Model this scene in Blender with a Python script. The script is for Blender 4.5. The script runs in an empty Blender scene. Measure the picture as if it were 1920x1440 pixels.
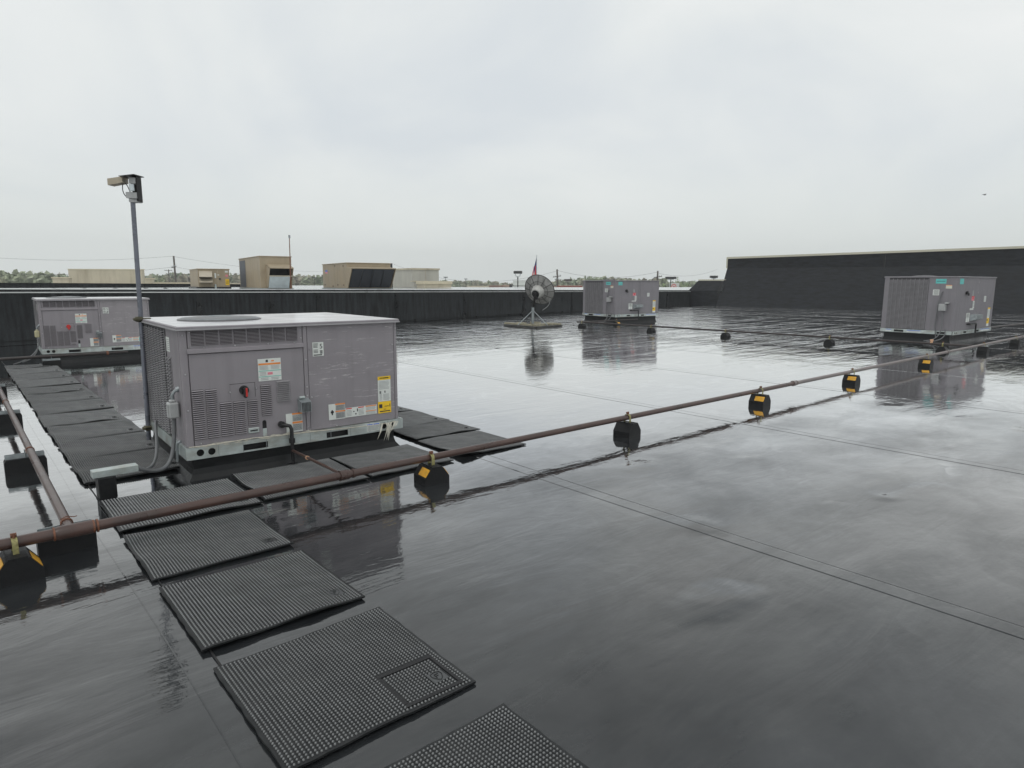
import bpy, bmesh, math, random
from mathutils import Vector, Matrix, Euler
random.seed(7)
SC = bpy.context.scene
COL = SC.collection
R_ = math.radians

# ------------------------------------------------------------------ camera
F_PX, PITCH, ROLL, YAW, EYE = 1220.0, 0.1549, -0.003, 0.8595, 1.65
fw = Vector((math.cos(YAW)*math.cos(PITCH), math.sin(YAW)*math.cos(PITCH), -math.sin(PITCH)))
rt = Vector((math.sin(YAW), -math.cos(YAW), 0))
dn = fw.cross(rt)
if dn.z > 0: dn = -dn
rt2 = rt*math.cos(ROLL) + dn*math.sin(ROLL)
dn2 = -rt*math.sin(ROLL) + dn*math.cos(ROLL)
cam = bpy.data.cameras.new('camera'); co = bpy.data.objects.new('camera', cam); COL.objects.link(co)
m = Matrix((rt2, -dn2, -fw)).transposed().to_4x4(); m.translation = (0, 0, EYE)
co.matrix_world = m
cam.sensor_fit = 'HORIZONTAL'; cam.sensor_width = 36; cam.lens = F_PX/1920*36
cam.clip_start = 0.05; cam.clip_end = 4000
SC.camera = co

# ------------------------------------------------------------------ world, sun, exposure
SUN_EL, SUN_AZ = 58, 230
w = bpy.data.worlds.new('World'); SC.world = w; w.use_nodes = True
nt = w.node_tree; nt.nodes.clear()
def N(t, **k):
    n = nt.nodes.new(t)
    for a, b in k.items():
        if a == 'inp':
            for i, v in b.items(): n.inputs[i].default_value = v
        else: setattr(n, a, b)
    return n
def L(a, ao, b, bi): nt.links.new(a.outputs[ao], b.inputs[bi])
sky = N('ShaderNodeTexSky', sky_type='NISHITA', sun_disc=False, sun_elevation=R_(SUN_EL), sun_rotation=R_(SUN_AZ), dust_density=3.0)
tc = N('ShaderNodeTexCoord')
sep = N('ShaderNodeSeparateXYZ'); L(tc, 'Generated', sep, 0)
zz = N('ShaderNodeMath', operation='MAXIMUM', inp={1: 0.0}); L(sep, 2, zz, 0)
za = N('ShaderNodeMath', operation='ADD', inp={1: 0.42}); L(zz, 0, za, 0)
dx = N('ShaderNodeMath', operation='DIVIDE'); L(sep, 0, dx, 0); L(za, 0, dx, 1)
dy = N('ShaderNodeMath', operation='DIVIDE'); L(sep, 1, dy, 0); L(za, 0, dy, 1)
cb = N('ShaderNodeCombineXYZ'); L(dx, 0, cb, 0); L(dy, 0, cb, 1)
no = N('ShaderNodeTexNoise', inp={'Scale': 1.25, 'Detail': 6.0, 'Roughness': 0.5, 'Distortion': 0.5}); L(cb, 0, no, 'Vector')
cr = N('ShaderNodeValToRGB'); L(no, 'Fac', cr, 0)
e = cr.color_ramp.elements
e[0].position = 0.34; e[0].color = (0.735, 0.78, 0.81, 1)
e[1].position = 0.66; e[1].color = (0.96, 0.97, 0.955, 1)
x = cr.color_ramp.elements.new(0.5); x.color = (0.85, 0.88, 0.875, 1)
# near the horizon the cloud deck melts into one even pale grey
hz = N('ShaderNodeMapRange', inp={1: 0.0, 2: 0.22, 3: 0.0, 4: 1.0}, interpolation_type='SMOOTHSTEP'); L(sep, 2, hz, 0)
mh = N('ShaderNodeMixRGB', inp={1: (0.775, 0.82, 0.805, 1)}); L(hz, 0, mh, 0); L(cr, 0, mh, 2)
sc10 = N('ShaderNodeVectorMath', operation='SCALE', inp={'Scale': 10.0}); L(mh, 0, sc10, 0)
mx = N('ShaderNodeMixRGB', inp={0: 0.94}); L(sky, 0, mx, 1); L(sc10, 0, mx, 2)
bg = N('ShaderNodeBackground', inp={'Strength': 0.1}); L(mx, 0, bg, 0)
out = N('ShaderNodeOutputWorld'); L(bg, 0, out, 0)
sl = bpy.data.lights.new('sun', 'SUN'); sl.energy = 0.6; sl.angle = R_(25); sl.color = (1, .97, .93)
so = bpy.data.objects.new('sun', sl); COL.objects.link(so)
az = R_(SUN_AZ)
sd = Vector((math.sin(az)*math.cos(R_(SUN_EL)), math.cos(az)*math.cos(R_(SUN_EL)), math.sin(R_(SUN_EL))))
so.rotation_euler = sd.to_track_quat('Z', 'Y').to_euler()
SC.view_settings.view_transform = 'Standard'; SC.view_settings.look = 'None'
SC.view_settings.exposure = 0; SC.view_settings.gamma = 1; SC.view_settings.use_curve_mapping = False

# ------------------------------------------------------------------ measuring helpers (camera station -> real points)
def ray(px, py): return (rt2*((px-960)/F_PX) + dn2*((py-720)/F_PX) + fw)
def G(px, py, z=0.0):
    d = ray(px, py); t = (z-EYE)/d.z
    return Vector((d.x*t, d.y*t, z))
def D(px, py, dist):
    d = ray(px, py); t = dist/math.hypot(d.x, d.y)
    return Vector((d.x*t, d.y*t, EYE+d.z*t))
def along(c, ang, px, py):
    """distance from c in direction ang at which the sight line of px is met"""
    d = ray(px, py); a = Vector((math.cos(ang), math.sin(ang)))
    # c + s*a = t*d
    det = a.x*(-d.y) + d.x*a.y
    return (-c.x*(-d.y) - d.x*c.y)/det if abs(det) > 1e-9 else 0

# ------------------------------------------------------------------ materials
MATS = {}
class NT:
    def __init__(s, name):
        s.m = bpy.data.materials.new(name); s.m.use_nodes = True; s.t = s.m.node_tree
        s.b = s.t.nodes['Principled BSDF']; s.o = s.t.nodes['Material Output']
        s.c = s.t.nodes.new('ShaderNodeTexCoord')
    def n(s, ty, **k):
        n = s.t.nodes.new(ty)
        for a, b in k.items():
            if a == 'inp':
                for i, v in b.items(): n.inputs[i].default_value = v
            else: setattr(n, a, b)
        return n
    def l(s, a, ao, b, bi): s.t.links.new(a.outputs[ao], b.inputs[bi])
    def noise(s, scale=(1, 1, 1), size=1.0, det=4, rough=.55, rot=0, world=False, dist=0.0):
        mp = s.n('ShaderNodeMapping'); mp.inputs['Scale'].default_value = scale; mp.inputs['Rotation'].default_value = (0, 0, rot)
        if world:
            g = s.n('ShaderNodeNewGeometry'); s.l(g, 'Position', mp, 0)
        else: s.l(s.c, 'Object', mp, 0)
        t = s.n('ShaderNodeTexNoise', inp={'Scale': size, 'Detail': det, 'Roughness': rough, 'Distortion': dist}); s.l(mp, 0, t, 'Vector')
        return t
    def ramp(s, src, stops, out='Fac'):
        r = s.n('ShaderNodeValToRGB'); s.l(src, out, r, 0)
        e = r.color_ramp.elements
        e[0].position, e[0].color = stops[0][0], (*stops[0][1], 1)
        e[1].position, e[1].color = stops[-1][0], (*stops[-1][1], 1)
        for p, c in stops[1:-1]:
            q = e.new(p); q.color = (*c, 1)
        return r
def mat(name, col, rough=.5, metal=0, var=.12, vs=6, bump=0.0, bs=80, spec=.5, dirt=None, dirt_s=(3, 3, .6), ior=1.5, rnd=0.0, coat=0):
    if name in MATS: return MATS[name]
    s = NT(name)
    t = s.noise(size=vs, det=5)
    c1 = tuple(c*(1-var) for c in col); c2 = tuple(min(1, c*(1+var)) for c in col)
    r = s.ramp(t, [(.3, c1), (.7, c2)])
    last, lo = r, 0
    if dirt:
        d = s.noise(scale=dirt_s, size=1.6, det=6, rough=.65)
        f = s.n('ShaderNodeMapRange', inp={1: .48, 2: .72, 3: 0, 4: .75}); s.l(d, 'Fac', f, 0)
        mxn = s.n('ShaderNodeMixRGB', inp={2: (*dirt, 1)}); s.l(f, 0, mxn, 0); s.l(last, 0, mxn, 1); last = mxn
    if rnd:
        oi = s.n('ShaderNodeObjectInfo'); mr = s.n('ShaderNodeMapRange', inp={1: 0, 2: 1, 3: 1-rnd, 4: 1+rnd}); s.l(oi, 'Random', mr, 0)
        vm = s.n('ShaderNodeVectorMath', operation='SCALE'); s.l(last, 0, vm, 0); s.l(mr, 0, vm, 'Scale'); last = vm
    s.l(last, 0, s.b, 'Base Color')
    rr = s.n('ShaderNodeMapRange', inp={1: .3, 2: .7, 3: max(.02, rough*.8), 4: min(1, rough*1.2)}); s.l(t, 'Fac', rr, 0); s.l(rr, 0, s.b, 'Roughness')
    s.b.inputs['Specular IOR Level'].default_value = spec; s.b.inputs['Metallic'].default_value = metal; s.b.inputs['IOR'].default_value = ior
    if coat: s.b.inputs['Coat Weight'].default_value = coat; s.b.inputs['Coat Roughness'].default_value = .08
    if bump:
        bt = s.noise(size=bs, det=3); bn = s.n('ShaderNodeBump', inp={'Strength': 1.0, 'Distance': bump}); s.l(bt, 'Fac', bn, 'Height'); s.l(bn, 0, s.b, 'Normal')
    MATS[name] = s.m
    return s.m

def wet_roof():
    s = NT('wet_rubber_roof'); T = s
    # thin, long wrinkles of the sheet run along the rolls; ripples are finer
    a = s.noise(scale=(.9, 3.2, 1), size=1.0, det=4, rough=.55, world=True, dist=.9)
    b = s.noise(scale=(1, 1, 1), size=1.1, det=3, rough=.5, world=True)
    c = s.noise(scale=(9, 16, 1), size=1.0, det=3, rough=.6, world=True)
    f = s.noise(scale=(.30, 1.9, 1), size=1.0, det=4, rough=.6, world=True, rot=.05, dist=1.2)
    g = s.n('ShaderNodeNewGeometry'); sp = s.n('ShaderNodeSeparateXYZ'); s.l(g, 'Position', sp, 0)
    # the far part by the parapets is windblown, the middle is a calm pond
    ad = s.n('ShaderNodeMath', operation='ADD'); s.l(sp, 0, ad, 0); s.l(sp, 1, ad, 1)
    wig = s.noise(size=.22, det=3, world=True)
    w1 = s.n('ShaderNodeMath', operation='MULTIPLY_ADD', inp={1: 14.0}); s.l(wig, 'Fac', w1, 0); s.l(ad, 0, w1, 2)
    far = s.n('ShaderNodeMapRange', inp={1: 25.0, 2: 41.0, 3: 0.05, 4: 1.0}, interpolation_type='SMOOTHSTEP'); s.l(w1, 0, far, 0)
    nx_ = s.n('ShaderNodeMath', operation='MULTIPLY', inp={1: .42}); s.l(sp, 0, nx_, 0)
    ny_ = s.n('ShaderNodeMath', operation='MULTIPLY_ADD', inp={1: 1.5}); s.l(sp, 1, ny_, 0); s.l(nx_, 0, ny_, 2)
    wg2 = s.noise(size=.8, det=5, rough=.6, world=True); w2 = s.n('ShaderNodeMath', operation='MULTIPLY_ADD', inp={1: 5.0}); s.l(wg2, 'Fac', w2, 0); s.l(ny_, 0, w2, 2)
    near = s.n('ShaderNodeMapRange', inp={1: 12.3, 2: 7.6, 3: 0.0, 4: 1.0}, interpolation_type='SMOOTHSTEP'); s.l(w2, 0, near, 0)
    # heights in metres
    def mul(n, o, k):
        q = s.n('ShaderNodeMath', operation='MULTIPLY', inp={1: k}); s.l(n, o, q, 0); return q
    def add(p, q):
        r = s.n('ShaderNodeMath', operation='ADD'); s.l(p, 0, r, 0); s.l(q, 0, r, 1); return r
    def mm(p, q):
        r = s.n('ShaderNodeMath', operation='MULTIPLY'); s.l(p, 0, r, 0); s.l(q, 0, r, 1); return r
    an = s.n('ShaderNodeMapRange', inp={1: 0, 2: 1, 3: .0022, 4: .0062}); s.l(near, 0, an, 0)
    h = add(mm(mul(a, 'Fac', 1.0), an), mul(b, 'Fac', .0030))
    h = add(h, mul(c, 'Fac', .00085))
    h = add(h, mm(mul(f, 'Fac', .05), far))
    # bubbles and creases of the sheet where the water film is thin (foreground)
    v = s.n('ShaderNodeTexVoronoi', feature='SMOOTH_F1', inp={'Scale': 1.0, 'Smoothness': .7, 'Randomness': 1.0})
    mpv = s.n('ShaderNodeMapping'); mpv.inputs['Scale'].default_value = (.8, 1.2, 1)
    wv = s.noise(size=.9, det=3, world=True); vw = s.n('ShaderNodeVectorMath', operation='SCALE', inp={'Scale': .55}); s.l(wv, 'Color', vw, 0)
    va = s.n('ShaderNodeVectorMath', operation='ADD'); s.l(g, 'Position', va, 0); s.l(vw, 0, va, 1)
    s.l(va, 0, mpv, 0); s.l(mpv, 0, v, 'Vector')
    vr = s.n('ShaderNodeMapRange', inp={1: 0.0, 2: .26, 3: 1.0, 4: 0.0}, interpolation_type='SMOOTHSTEP'); s.l(v, 'Distance', vr, 0)
    h = add(h, mm(mul(vr, 0, .016), near))
    fine = s.noise(size=55, det=3, rough=.7, world=True)
    h = add(h, mm(mul(fine, 'Fac', .00022), near))
    bn = s.n('ShaderNodeBump', inp={'Strength': 1.0, 'Distance': 1.0}); s.l(h, 0, bn, 'Height')
    # film of water
    fr = s.n('ShaderNodeFresnel', inp={'IOR': 1.52}); s.l(bn, 0, fr, 'Normal')
    pw = s.n('ShaderNodeFloatCurve'); cv = pw.mapping.curves[0]
    cv.points[0].location = (0, .03); cv.points[1].location = (1, 1)
    for x_, y_ in ((.06, .088), (.10, .155), (.17, .285), (.30, .51), (.44, .74), (.62, .92)): cv.points.new(x_, y_)
    pw.mapping.update(); s.l(fr, 0, pw, 1)
    pp = s.n('ShaderNodeMath', operation='POWER', inp={1: .62}); s.l(pw, 0, pp, 0)
    pmx = s.n('ShaderNodeMixRGB'); s.l(near, 0, pmx, 0); s.l(pp, 0, pmx, 1); s.l(pw, 0, pmx, 2); pw = pmx
    film = s.noise(size=.55, det=6, rough=.6, world=True, scale=(1, 1.8, 1), dist=.4)
    fm = s.n('ShaderNodeMapRange', inp={1: .36, 2: .60, 3: 0.76, 4: 1.02}); s.l(film, 'Fac', fm, 0)
    inv = s.n('ShaderNodeMapRange', inp={1: 0, 2: 1, 3: 1.0, 4: 0.0}); s.l(near, 0, inv, 0)
    fm2 = s.n('ShaderNodeMath', operation='MAXIMUM'); s.l(fm, 0, fm2, 0); s.l(inv, 0, fm2, 1)
    fac = s.n('ShaderNodeMath', operation='MULTIPLY'); s.l(pw, 0, fac, 0); s.l(fm2, 0, fac, 1)
    stk = s.noise(scale=(1.3, 1.7, 1), size=1.0, det=8, rough=.68, world=True, dist=1.0)
    sm_ = s.n('ShaderNodeMapRange', inp={1: .35, 2: .62, 3: .86, 4: 1.04}); s.l(stk, 'Fac', sm_, 0)
    sm2 = s.n('ShaderNodeMath', operation='MAXIMUM'); s.l(sm_, 0, sm2, 0); s.l(inv, 0, sm2, 1)
    fac2 = s.n('ShaderNodeMath', operation='MULTIPLY'); s.l(fac, 0, fac2, 0); s.l(sm2, 0, fac2, 1); fac = fac2
    rv = s.n('ShaderNodeTexVoronoi', feature='F1', inp={'Scale': .95, 'Randomness': 1.0}); rw = s.noise(size=3.0, det=4, world=True)
    rs = s.n('ShaderNodeVectorMath', operation='SCALE', inp={'Scale': .14}); s.l(rw, 'Color', rs, 0); ra = s.n('ShaderNodeVectorMath', operation='ADD'); s.l(g, 'Position', ra, 0); s.l(rs, 0, ra, 1); s.l(ra, 0, rv, 'Vector')
    rr1 = s.n('ShaderNodeMapRange', inp={1: .17, 2: .235, 3: 0.0, 4: 1.0}, interpolation_type='SMOOTHSTEP'); s.l(rv, 'Distance', rr1, 0)
    rr2 = s.n('ShaderNodeMapRange', inp={1: .235, 2: .25, 3: 1.0, 4: 0.0}, interpolation_type='SMOOTHSTEP'); s.l(rv, 'Distance', rr2, 0)
    rk = s.noise(size=.8, det=3, world=True); rk2 = s.n('ShaderNodeMapRange', inp={1: .50, 2: .62, 3: 0.0, 4: 1.0}); s.l(rk, 'Fac', rk2, 0)
    ring = mm(mm(rr1, rr2), mm(rk2, near)); rg1 = s.n('ShaderNodeMath', operation='MULTIPLY_ADD', inp={1: .30, 2: 1.0}); s.l(ring, 0, rg1, 0)
    fac3 = s.n('ShaderNodeMath', operation='MULTIPLY'); s.l(fac, 0, fac3, 0); s.l(rg1, 0, fac3, 1); fac = fac3
    df = s.n('ShaderNodeBsdfDiffuse', inp={'Roughness': .3}); cc = s.noise(size=1.3, det=6, rough=.65, world=True, scale=(1, 2, 1))
    rc = s.ramp(cc, [(.3, (.012, .0135, .015)), (.52, (.019, .021, .023)), (.74, (.034, .037, .038))]); s.l(rc, 0, df, 0)
    dm = s.noise(scale=(1, 1, 1), size=30, det=3, world=True); db = s.n('ShaderNodeBump', inp={'Strength': .5, 'Distance': .003}); s.l(dm, 'Fac', db, 'Height'); s.l(db, 0, df, 'Normal')
    gl = s.n('ShaderNodeBsdfGlossy', inp={'Color': (1, 1, 1, 1)}); s.l(bn, 0, gl, 'Normal')
    gr = s.n('ShaderNodeMapRange', inp={1: .30, 2: .66, 3: .05, 4: .008}); s.l(film, 'Fac', gr, 0)
    gm = s.n('ShaderNodeMath', operation='MULTIPLY'); s.l(gr, 0, gm, 0); s.l(near, 0, gm, 1)
    ga = s.n('ShaderNodeMath', operation='ADD', inp={1: .012}); s.l(gm, 0, ga, 0); s.l(ga, 0, gl, 'Roughness')
    gl2 = s.n('ShaderNodeBsdfGlossy', inp={'Color': (1, 1, 1, 1), 'Roughness': .3}); s.l(bn, 0, gl2, 'Normal')
    lb = s.n('ShaderNodeMath', operation='MULTIPLY', inp={1: .06}); s.l(near, 0, lb, 0)
    gmx = s.n('ShaderNodeMixShader'); s.l(lb, 0, gmx, 0); s.l(gl, 0, gmx, 1); s.l(gl2, 0, gmx, 2); gl = gmx
    mxs = s.n('ShaderNodeMixShader'); s.l(fac, 0, mxs, 0); s.l(df, 0, mxs, 1); s.l(gl, 0, mxs, 2); s.l(mxs, 0, s.o, 0)
    s.t.nodes.remove(s.b)
    return s.m
def wall_mat(name='granular_black_membrane', c=(.014, .016, .0175), vert=True):
    s = NT(name)
    a = s.noise(scale=(1, 1, .12) if vert else (.2, .2, 1), size=9, det=4, world=True)
    b = s.noise(size=60, det=3, rough=.8, world=True)
    mx = s.n('ShaderNodeMixRGB', blend_type='MULTIPLY', inp={0: 1.0})
    r1 = s.ramp(a, [(.35, tuple(q*.38 for q in c)), (.68, tuple(q*1.9 for q in c))]); r2 = s.ramp(b, [(.35, (.55,)*3), (.65, (1.5,)*3)])
    s.l(r1, 0, mx, 1); s.l(r2, 0, mx, 2); s.l(mx, 0, s.b, 'Base Color')
    rg = s.n('ShaderNodeMapRange', inp={1: .3, 2: .7, 3: .34, 4: .75}); s.l(a, 'Fac', rg, 0); s.l(rg, 0, s.b, 'Roughness')
    s.b.inputs['Specular IOR Level'].default_value = .2
    bn = s.n('ShaderNodeBump', inp={'Strength': 1, 'Distance': .006}); s.l(b, 'Fac', bn, 'Height'); s.l(bn, 0, s.b, 'Normal')
    return s.m
def unit_paint(name, col, scratch=0):
    s = NT(name)
    t = s.noise(size=2.5, det=5); r = s.ramp(t, [(.3, tuple(c*.93 for c in col)), (.7, tuple(c*1.07 for c in col))])
    d = s.noise(scale=(9, 9, .7), size=1.0, det=5, rough=.6); f = s.n('ShaderNodeMapRange', inp={1: .5, 2: .8, 3: 0, 4: .35}); s.l(d, 'Fac', f, 0)
    mxn = s.n('ShaderNodeMixRGB', inp={2: (*[c*.6 for c in col], 1)}); s.l(f, 0, mxn, 0); s.l(r, 0, mxn, 1); last = mxn
    if scratch:
        q = s.noise(scale=(2.4, 2.4, 46), size=1.0, det=8, rough=.78, dist=2.2)
        mp = s.noise(size=2.6, det=2, scale=(.7, 1, 1.2))
        fr = s.n('ShaderNodeMapRange', inp={1: .575, 2: .63, 3: 0, 4: 1}); s.l(q, 'Fac', fr, 0)
        fp = s.n('ShaderNodeMapRange', inp={1: .46, 2: .54, 3: 0, 4: scratch}); s.l(mp, 'Fac', fp, 0)
        mu = s.n('ShaderNodeMath', operation='MULTIPLY'); s.l(fr, 0, mu, 0); s.l(fp, 0, mu, 1)
        m3 = s.n('ShaderNodeMixRGB', inp={2: (.62, .60, .60, 1)}); s.l(mu, 0, m3, 0); s.l(last, 0, m3, 1); last = m3
    s.l(last, 0, s.b, 'Base Color')
    s.b.inputs['Roughness'].default_value = .42
    bt = s.noise(size=2.6, det=2); bn = s.n('ShaderNodeBump', inp={'Strength': 1, 'Distance': .010}); s.l(bt, 'Fac', bn, 'Height'); s.l(bn, 0, s.b, 'Normal')
    return s.m
M = {}
M['roof'] = wet_roof()
M['wall'] = wall_mat()
M['wall_h'] = wall_mat('granular_black_sloped_membrane', (.0105, .012, .0145), vert=False)
M['strip'] = mat('wet_flashing', (.009, .010, .011), .3, spec=.3, var=.3, vs=3, bump=.003, bs=12)
M['curb'] = mat('rubber_curb', (.011, .012, .013), .38, spec=.3, var=.35, vs=4, bump=.004, bs=14)
M['tape'] = mat('seam_tape', (.024, .026, .028), .25, var=.35, vs=3, bump=.002, bs=8)
M['unit'] = unit_paint('mauve_grey_paint', (.250, .233, .250))
M['unit_scr'] = unit_paint('mauve_grey_paint_with_film_scratches', (.250, .233, .250), 1.0)
M['unit_scr2'] = unit_paint('mauve_grey_paint_with_wrap', (.265, .248, .262), .75)
M['unit_dk'] = unit_paint('mauve_grey_paint_slats', (.265, .248, .264))
M['unitb'] = unit_paint('dark_mauve_grey_paint', (.205, .195, .212))
M['lid'] = mat('painted_sky_sheen_lid', (.62, .61, .63), .18, var=.06, vs=3, ior=1.8)  # pale colour stands in for sky reflected on the wet lid tops
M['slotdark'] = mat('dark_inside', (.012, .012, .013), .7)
M['galv'] = mat('galvanised_steel', (.50, .555, .545), .42, metal=.55, var=.16, vs=9, dirt=(.30, .27, .22), dirt_s=(2, 2, 6))
M['galv_d'] = mat('dull_galvanised_steel', (.30, .33, .34), .45, metal=.5, var=.2, vs=14)
M['screw'] = mat('screw_metal', (.55, .55, .56), .3, metal=.8)
M['coil'] = mat('coil_fins', (.055, .053, .058), .5, metal=.3, var=.25, vs=30)
M['guard'] = mat('hail_guard_metal', (.30, .295, .305), .4, metal=.3, var=.15)
M['guardb'] = mat('dim_hail_guard', (.20, .195, .205), .5, metal=.2, var=.15)
M['pipe'] = mat('rusty_painted_pipe', (.070, .040, .033), .3, var=.3, vs=3, dirt=(.045, .035, .033), dirt_s=(1.3, 3, 3), bump=.0008, bs=60)
M['pipe_g'] = mat('weathered_grey_pipe', (.17, .145, .14), .42, var=.25, vs=2, bump=.0008, bs=60)
M['pipe_d'] = mat('dark_small_pipe', (.035, .028, .027), .4, var=.3, vs=8)
M['rust'] = mat('rust_ring', (.16, .065, .035), .6, var=.4, vs=40)
M['black'] = mat('black_iron', (.012, .012, .013), .35, var=.3, vs=20)
M['rubber'] = mat('recycled_rubber', (.009, .0095, .0105), .5, spec=.28, var=.35, vs=40, bump=.002, bs=120)
M['yellow'] = mat('yellow_reflector', (.72, .38, .035), .35, var=.18, vs=30, dirt=(.25, .15, .05), dirt_s=(20, 20, 20))
M['clampy'] = mat('yellowed_clamp', (.30, .28, .12), .45, metal=.3, var=.3, vs=60, dirt=(.12, .09, .04), dirt_s=(30, 30, 30))
M['mat'] = mat('walkway_rubber', (.012, .013, .014), .4, spec=.25, var=.22, vs=6, rnd=.18, dirt=(.035, .036, .036), dirt_s=(4, 4, 4))
M['nub'] = mat('rubber_studs_painted_sheen', (.150, .156, .158), .12, spec=1.0, var=.25, vs=7, rnd=.18, dirt=(.085, .087, .086), dirt_s=(4, 4, 4))  # far paler than the sheet: sky glints on wet studs put into the colour
M['white'] = mat('label_white', (.66, .69, .66), .4, var=.06)
M['offwhite'] = mat('label_cream', (.62, .62, .52), .45, var=.1)
M['ink'] = mat('label_ink', (.03, .03, .035), .5)
M['inkg'] = mat('label_grey_print', (.33, .35, .35), .5)
M['orange'] = mat('label_orange', (.75, .25, .05), .4)
M['teal'] = mat('label_teal', (.16, .50, .42), .4)
M['tealc'] = mat('label_bright_teal', (.12, .52, .50), .4)
M['red'] = mat('label_red', (.62, .05, .04), .4)
M['pink'] = mat('label_pink', (.70, .22, .27), .4)
M['yel'] = mat('label_yellow', (.85, .55, .02), .4)
M['blue'] = mat('label_blue', (.06, .16, .60), .4)
M['film'] = mat('torn_plastic', (.60, .58, .50), .4, var=.2, vs=30)
M['rope'] = mat('dirty_cord', (.55, .52, .44), .7, var=.2, vs=60)
M['redk'] = mat('switch_red', (.55, .03, .025), .35)
M['conduit'] = mat('grey_conduit', (.13, .135, .14), .4, var=.15)
M['box'] = mat('grey_junction_plastic', (.36, .37, .37), .4, var=.12, vs=12)
M['beigebox'] = mat('yellowed_switch_box', (.45, .42, .26), .45, var=.1)
M['polep'] = mat('wet_pole_steel', (.15, .16, .19), .28, metal=.4, var=.25, vs=5)
M['tan'] = mat('beige_plastic', (.42, .37, .28), .5, var=.1)
M['dish'] = mat('dish_grey', (.27, .27, .26), .55, var=.22, vs=5, dirt=(.08, .08, .075))
M['dishd'] = mat('dish_rib', (.05, .05, .05), .5)
M['wood'] = mat('weathered_concrete_block', (.28, .26, .19), .8, var=.3, vs=8, bump=.004, bs=30)
M['rail'] = mat('wet_timber_rail', (.05, .05, .048), .4, var=.3, vs=8)
M['beige'] = mat('beige_unit_paint', (.36, .295, .205), .5, var=.08, vs=2, dirt=(.28, .23, .16), dirt_s=(2, 2, .5))
M['beige2'] = mat('light_beige_unit_paint', (.47, .42, .33), .5, var=.07, vs=2)
M['cream'] = mat('cream_stucco', (.52, .47, .36), .85, var=.08, vs=1, dirt=(.33, .28, .20), dirt_s=(.8, .8, .12))
M['cream2'] = mat('cream_fascia', (.60, .54, .40), .7, var=.05)
M['greywall'] = mat('pale_grey_stucco', (.44, .43, .38), .85, var=.07, vs=1, dirt=(.34, .33, .29), dirt_s=(.8, .8, .12))
M['filter'] = mat('dark_mesh_filter', (.022, .026, .034), .6, var=.25, vs=20)
M['galvp'] = mat('pale_galvanised_hood', (.55, .61, .63), .35, metal=.3, var=.08)
M['silver'] = mat('silver_coated_roof', (.50, .52, .52), .16, var=.12, vs=.15, bump=.004, bs=2, ior=1.7)
M['coping'] = mat('wet_black_coping', (.010, .011, .013), .25, var=.3, vs=2)
M['copings'] = mat('pale_coping_metal', (.52, .54, .53), .3, metal=.2, var=.12, vs=1.5)
M['cap'] = mat('cream_coping', (.52, .50, .40), .45, var=.06, vs=1)
M['ground'] = mat('wet_asphalt_lot', (.09, .092, .09), .35, var=.3, vs=.03)
M['woodpole'] = mat('utility_pole_wood', (.11, .095, .08), .8, var=.2)
M['wire'] = mat('wire_black', (.08, .08, .085), .6)
M['lamp'] = mat('parking_lamp_black', (.035, .037, .036), .5)
M['leaf'] = None
def leafmat(name, cols, size=.12):
    s = NT(name)
    a = s.noise(size=size, det=3, rough=.6, world=True); r = s.ramp(a, [(.36, cols[0]), (.5, cols[1]), (.64, cols[2])])
    b = s.noise(size=1.3, det=2, world=True); r2 = s.ramp(b, [(.35, (.7,)*3), (.65, (1.3,)*3)])
    mx = s.n('ShaderNodeMixRGB', blend_type='MULTIPLY', inp={0: 1.0}); s.l(r, 0, mx, 1); s.l(r2, 0, mx, 2); s.l(mx, 0, s.b, 'Base Color')
    s.b.inputs['Roughness'].default_value = .7
    return s.m
M['leaf'] = leafmat('haze_paled_spring_foliage', [(.22, .28, .17), (.31, .34, .22), (.36, .32, .24)], .05)  # greens paled and greyed so distance haze is partly painted in
M['leaf2'] = leafmat('fresh_green_foliage', [(.17, .27, .12), (.25, .34, .15), (.33, .36, .20)], .2)
M['bark'] = mat('bark', (.09, .075, .06), .9)
M['brick'] = mat('brown_brick_front', (.24, .13, .10), .8, var=.15, vs=.5)
M['redtrim'] = mat('rust_red_beam', (.27, .075, .05), .6, var=.15, vs=1)
M['tanwall'] = mat('tan_shop_wall', (.40, .28, .21), .8, var=.12, vs=.3)
M['bird'] = mat('bird_feathers', (.02, .02, .02), .8)

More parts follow.
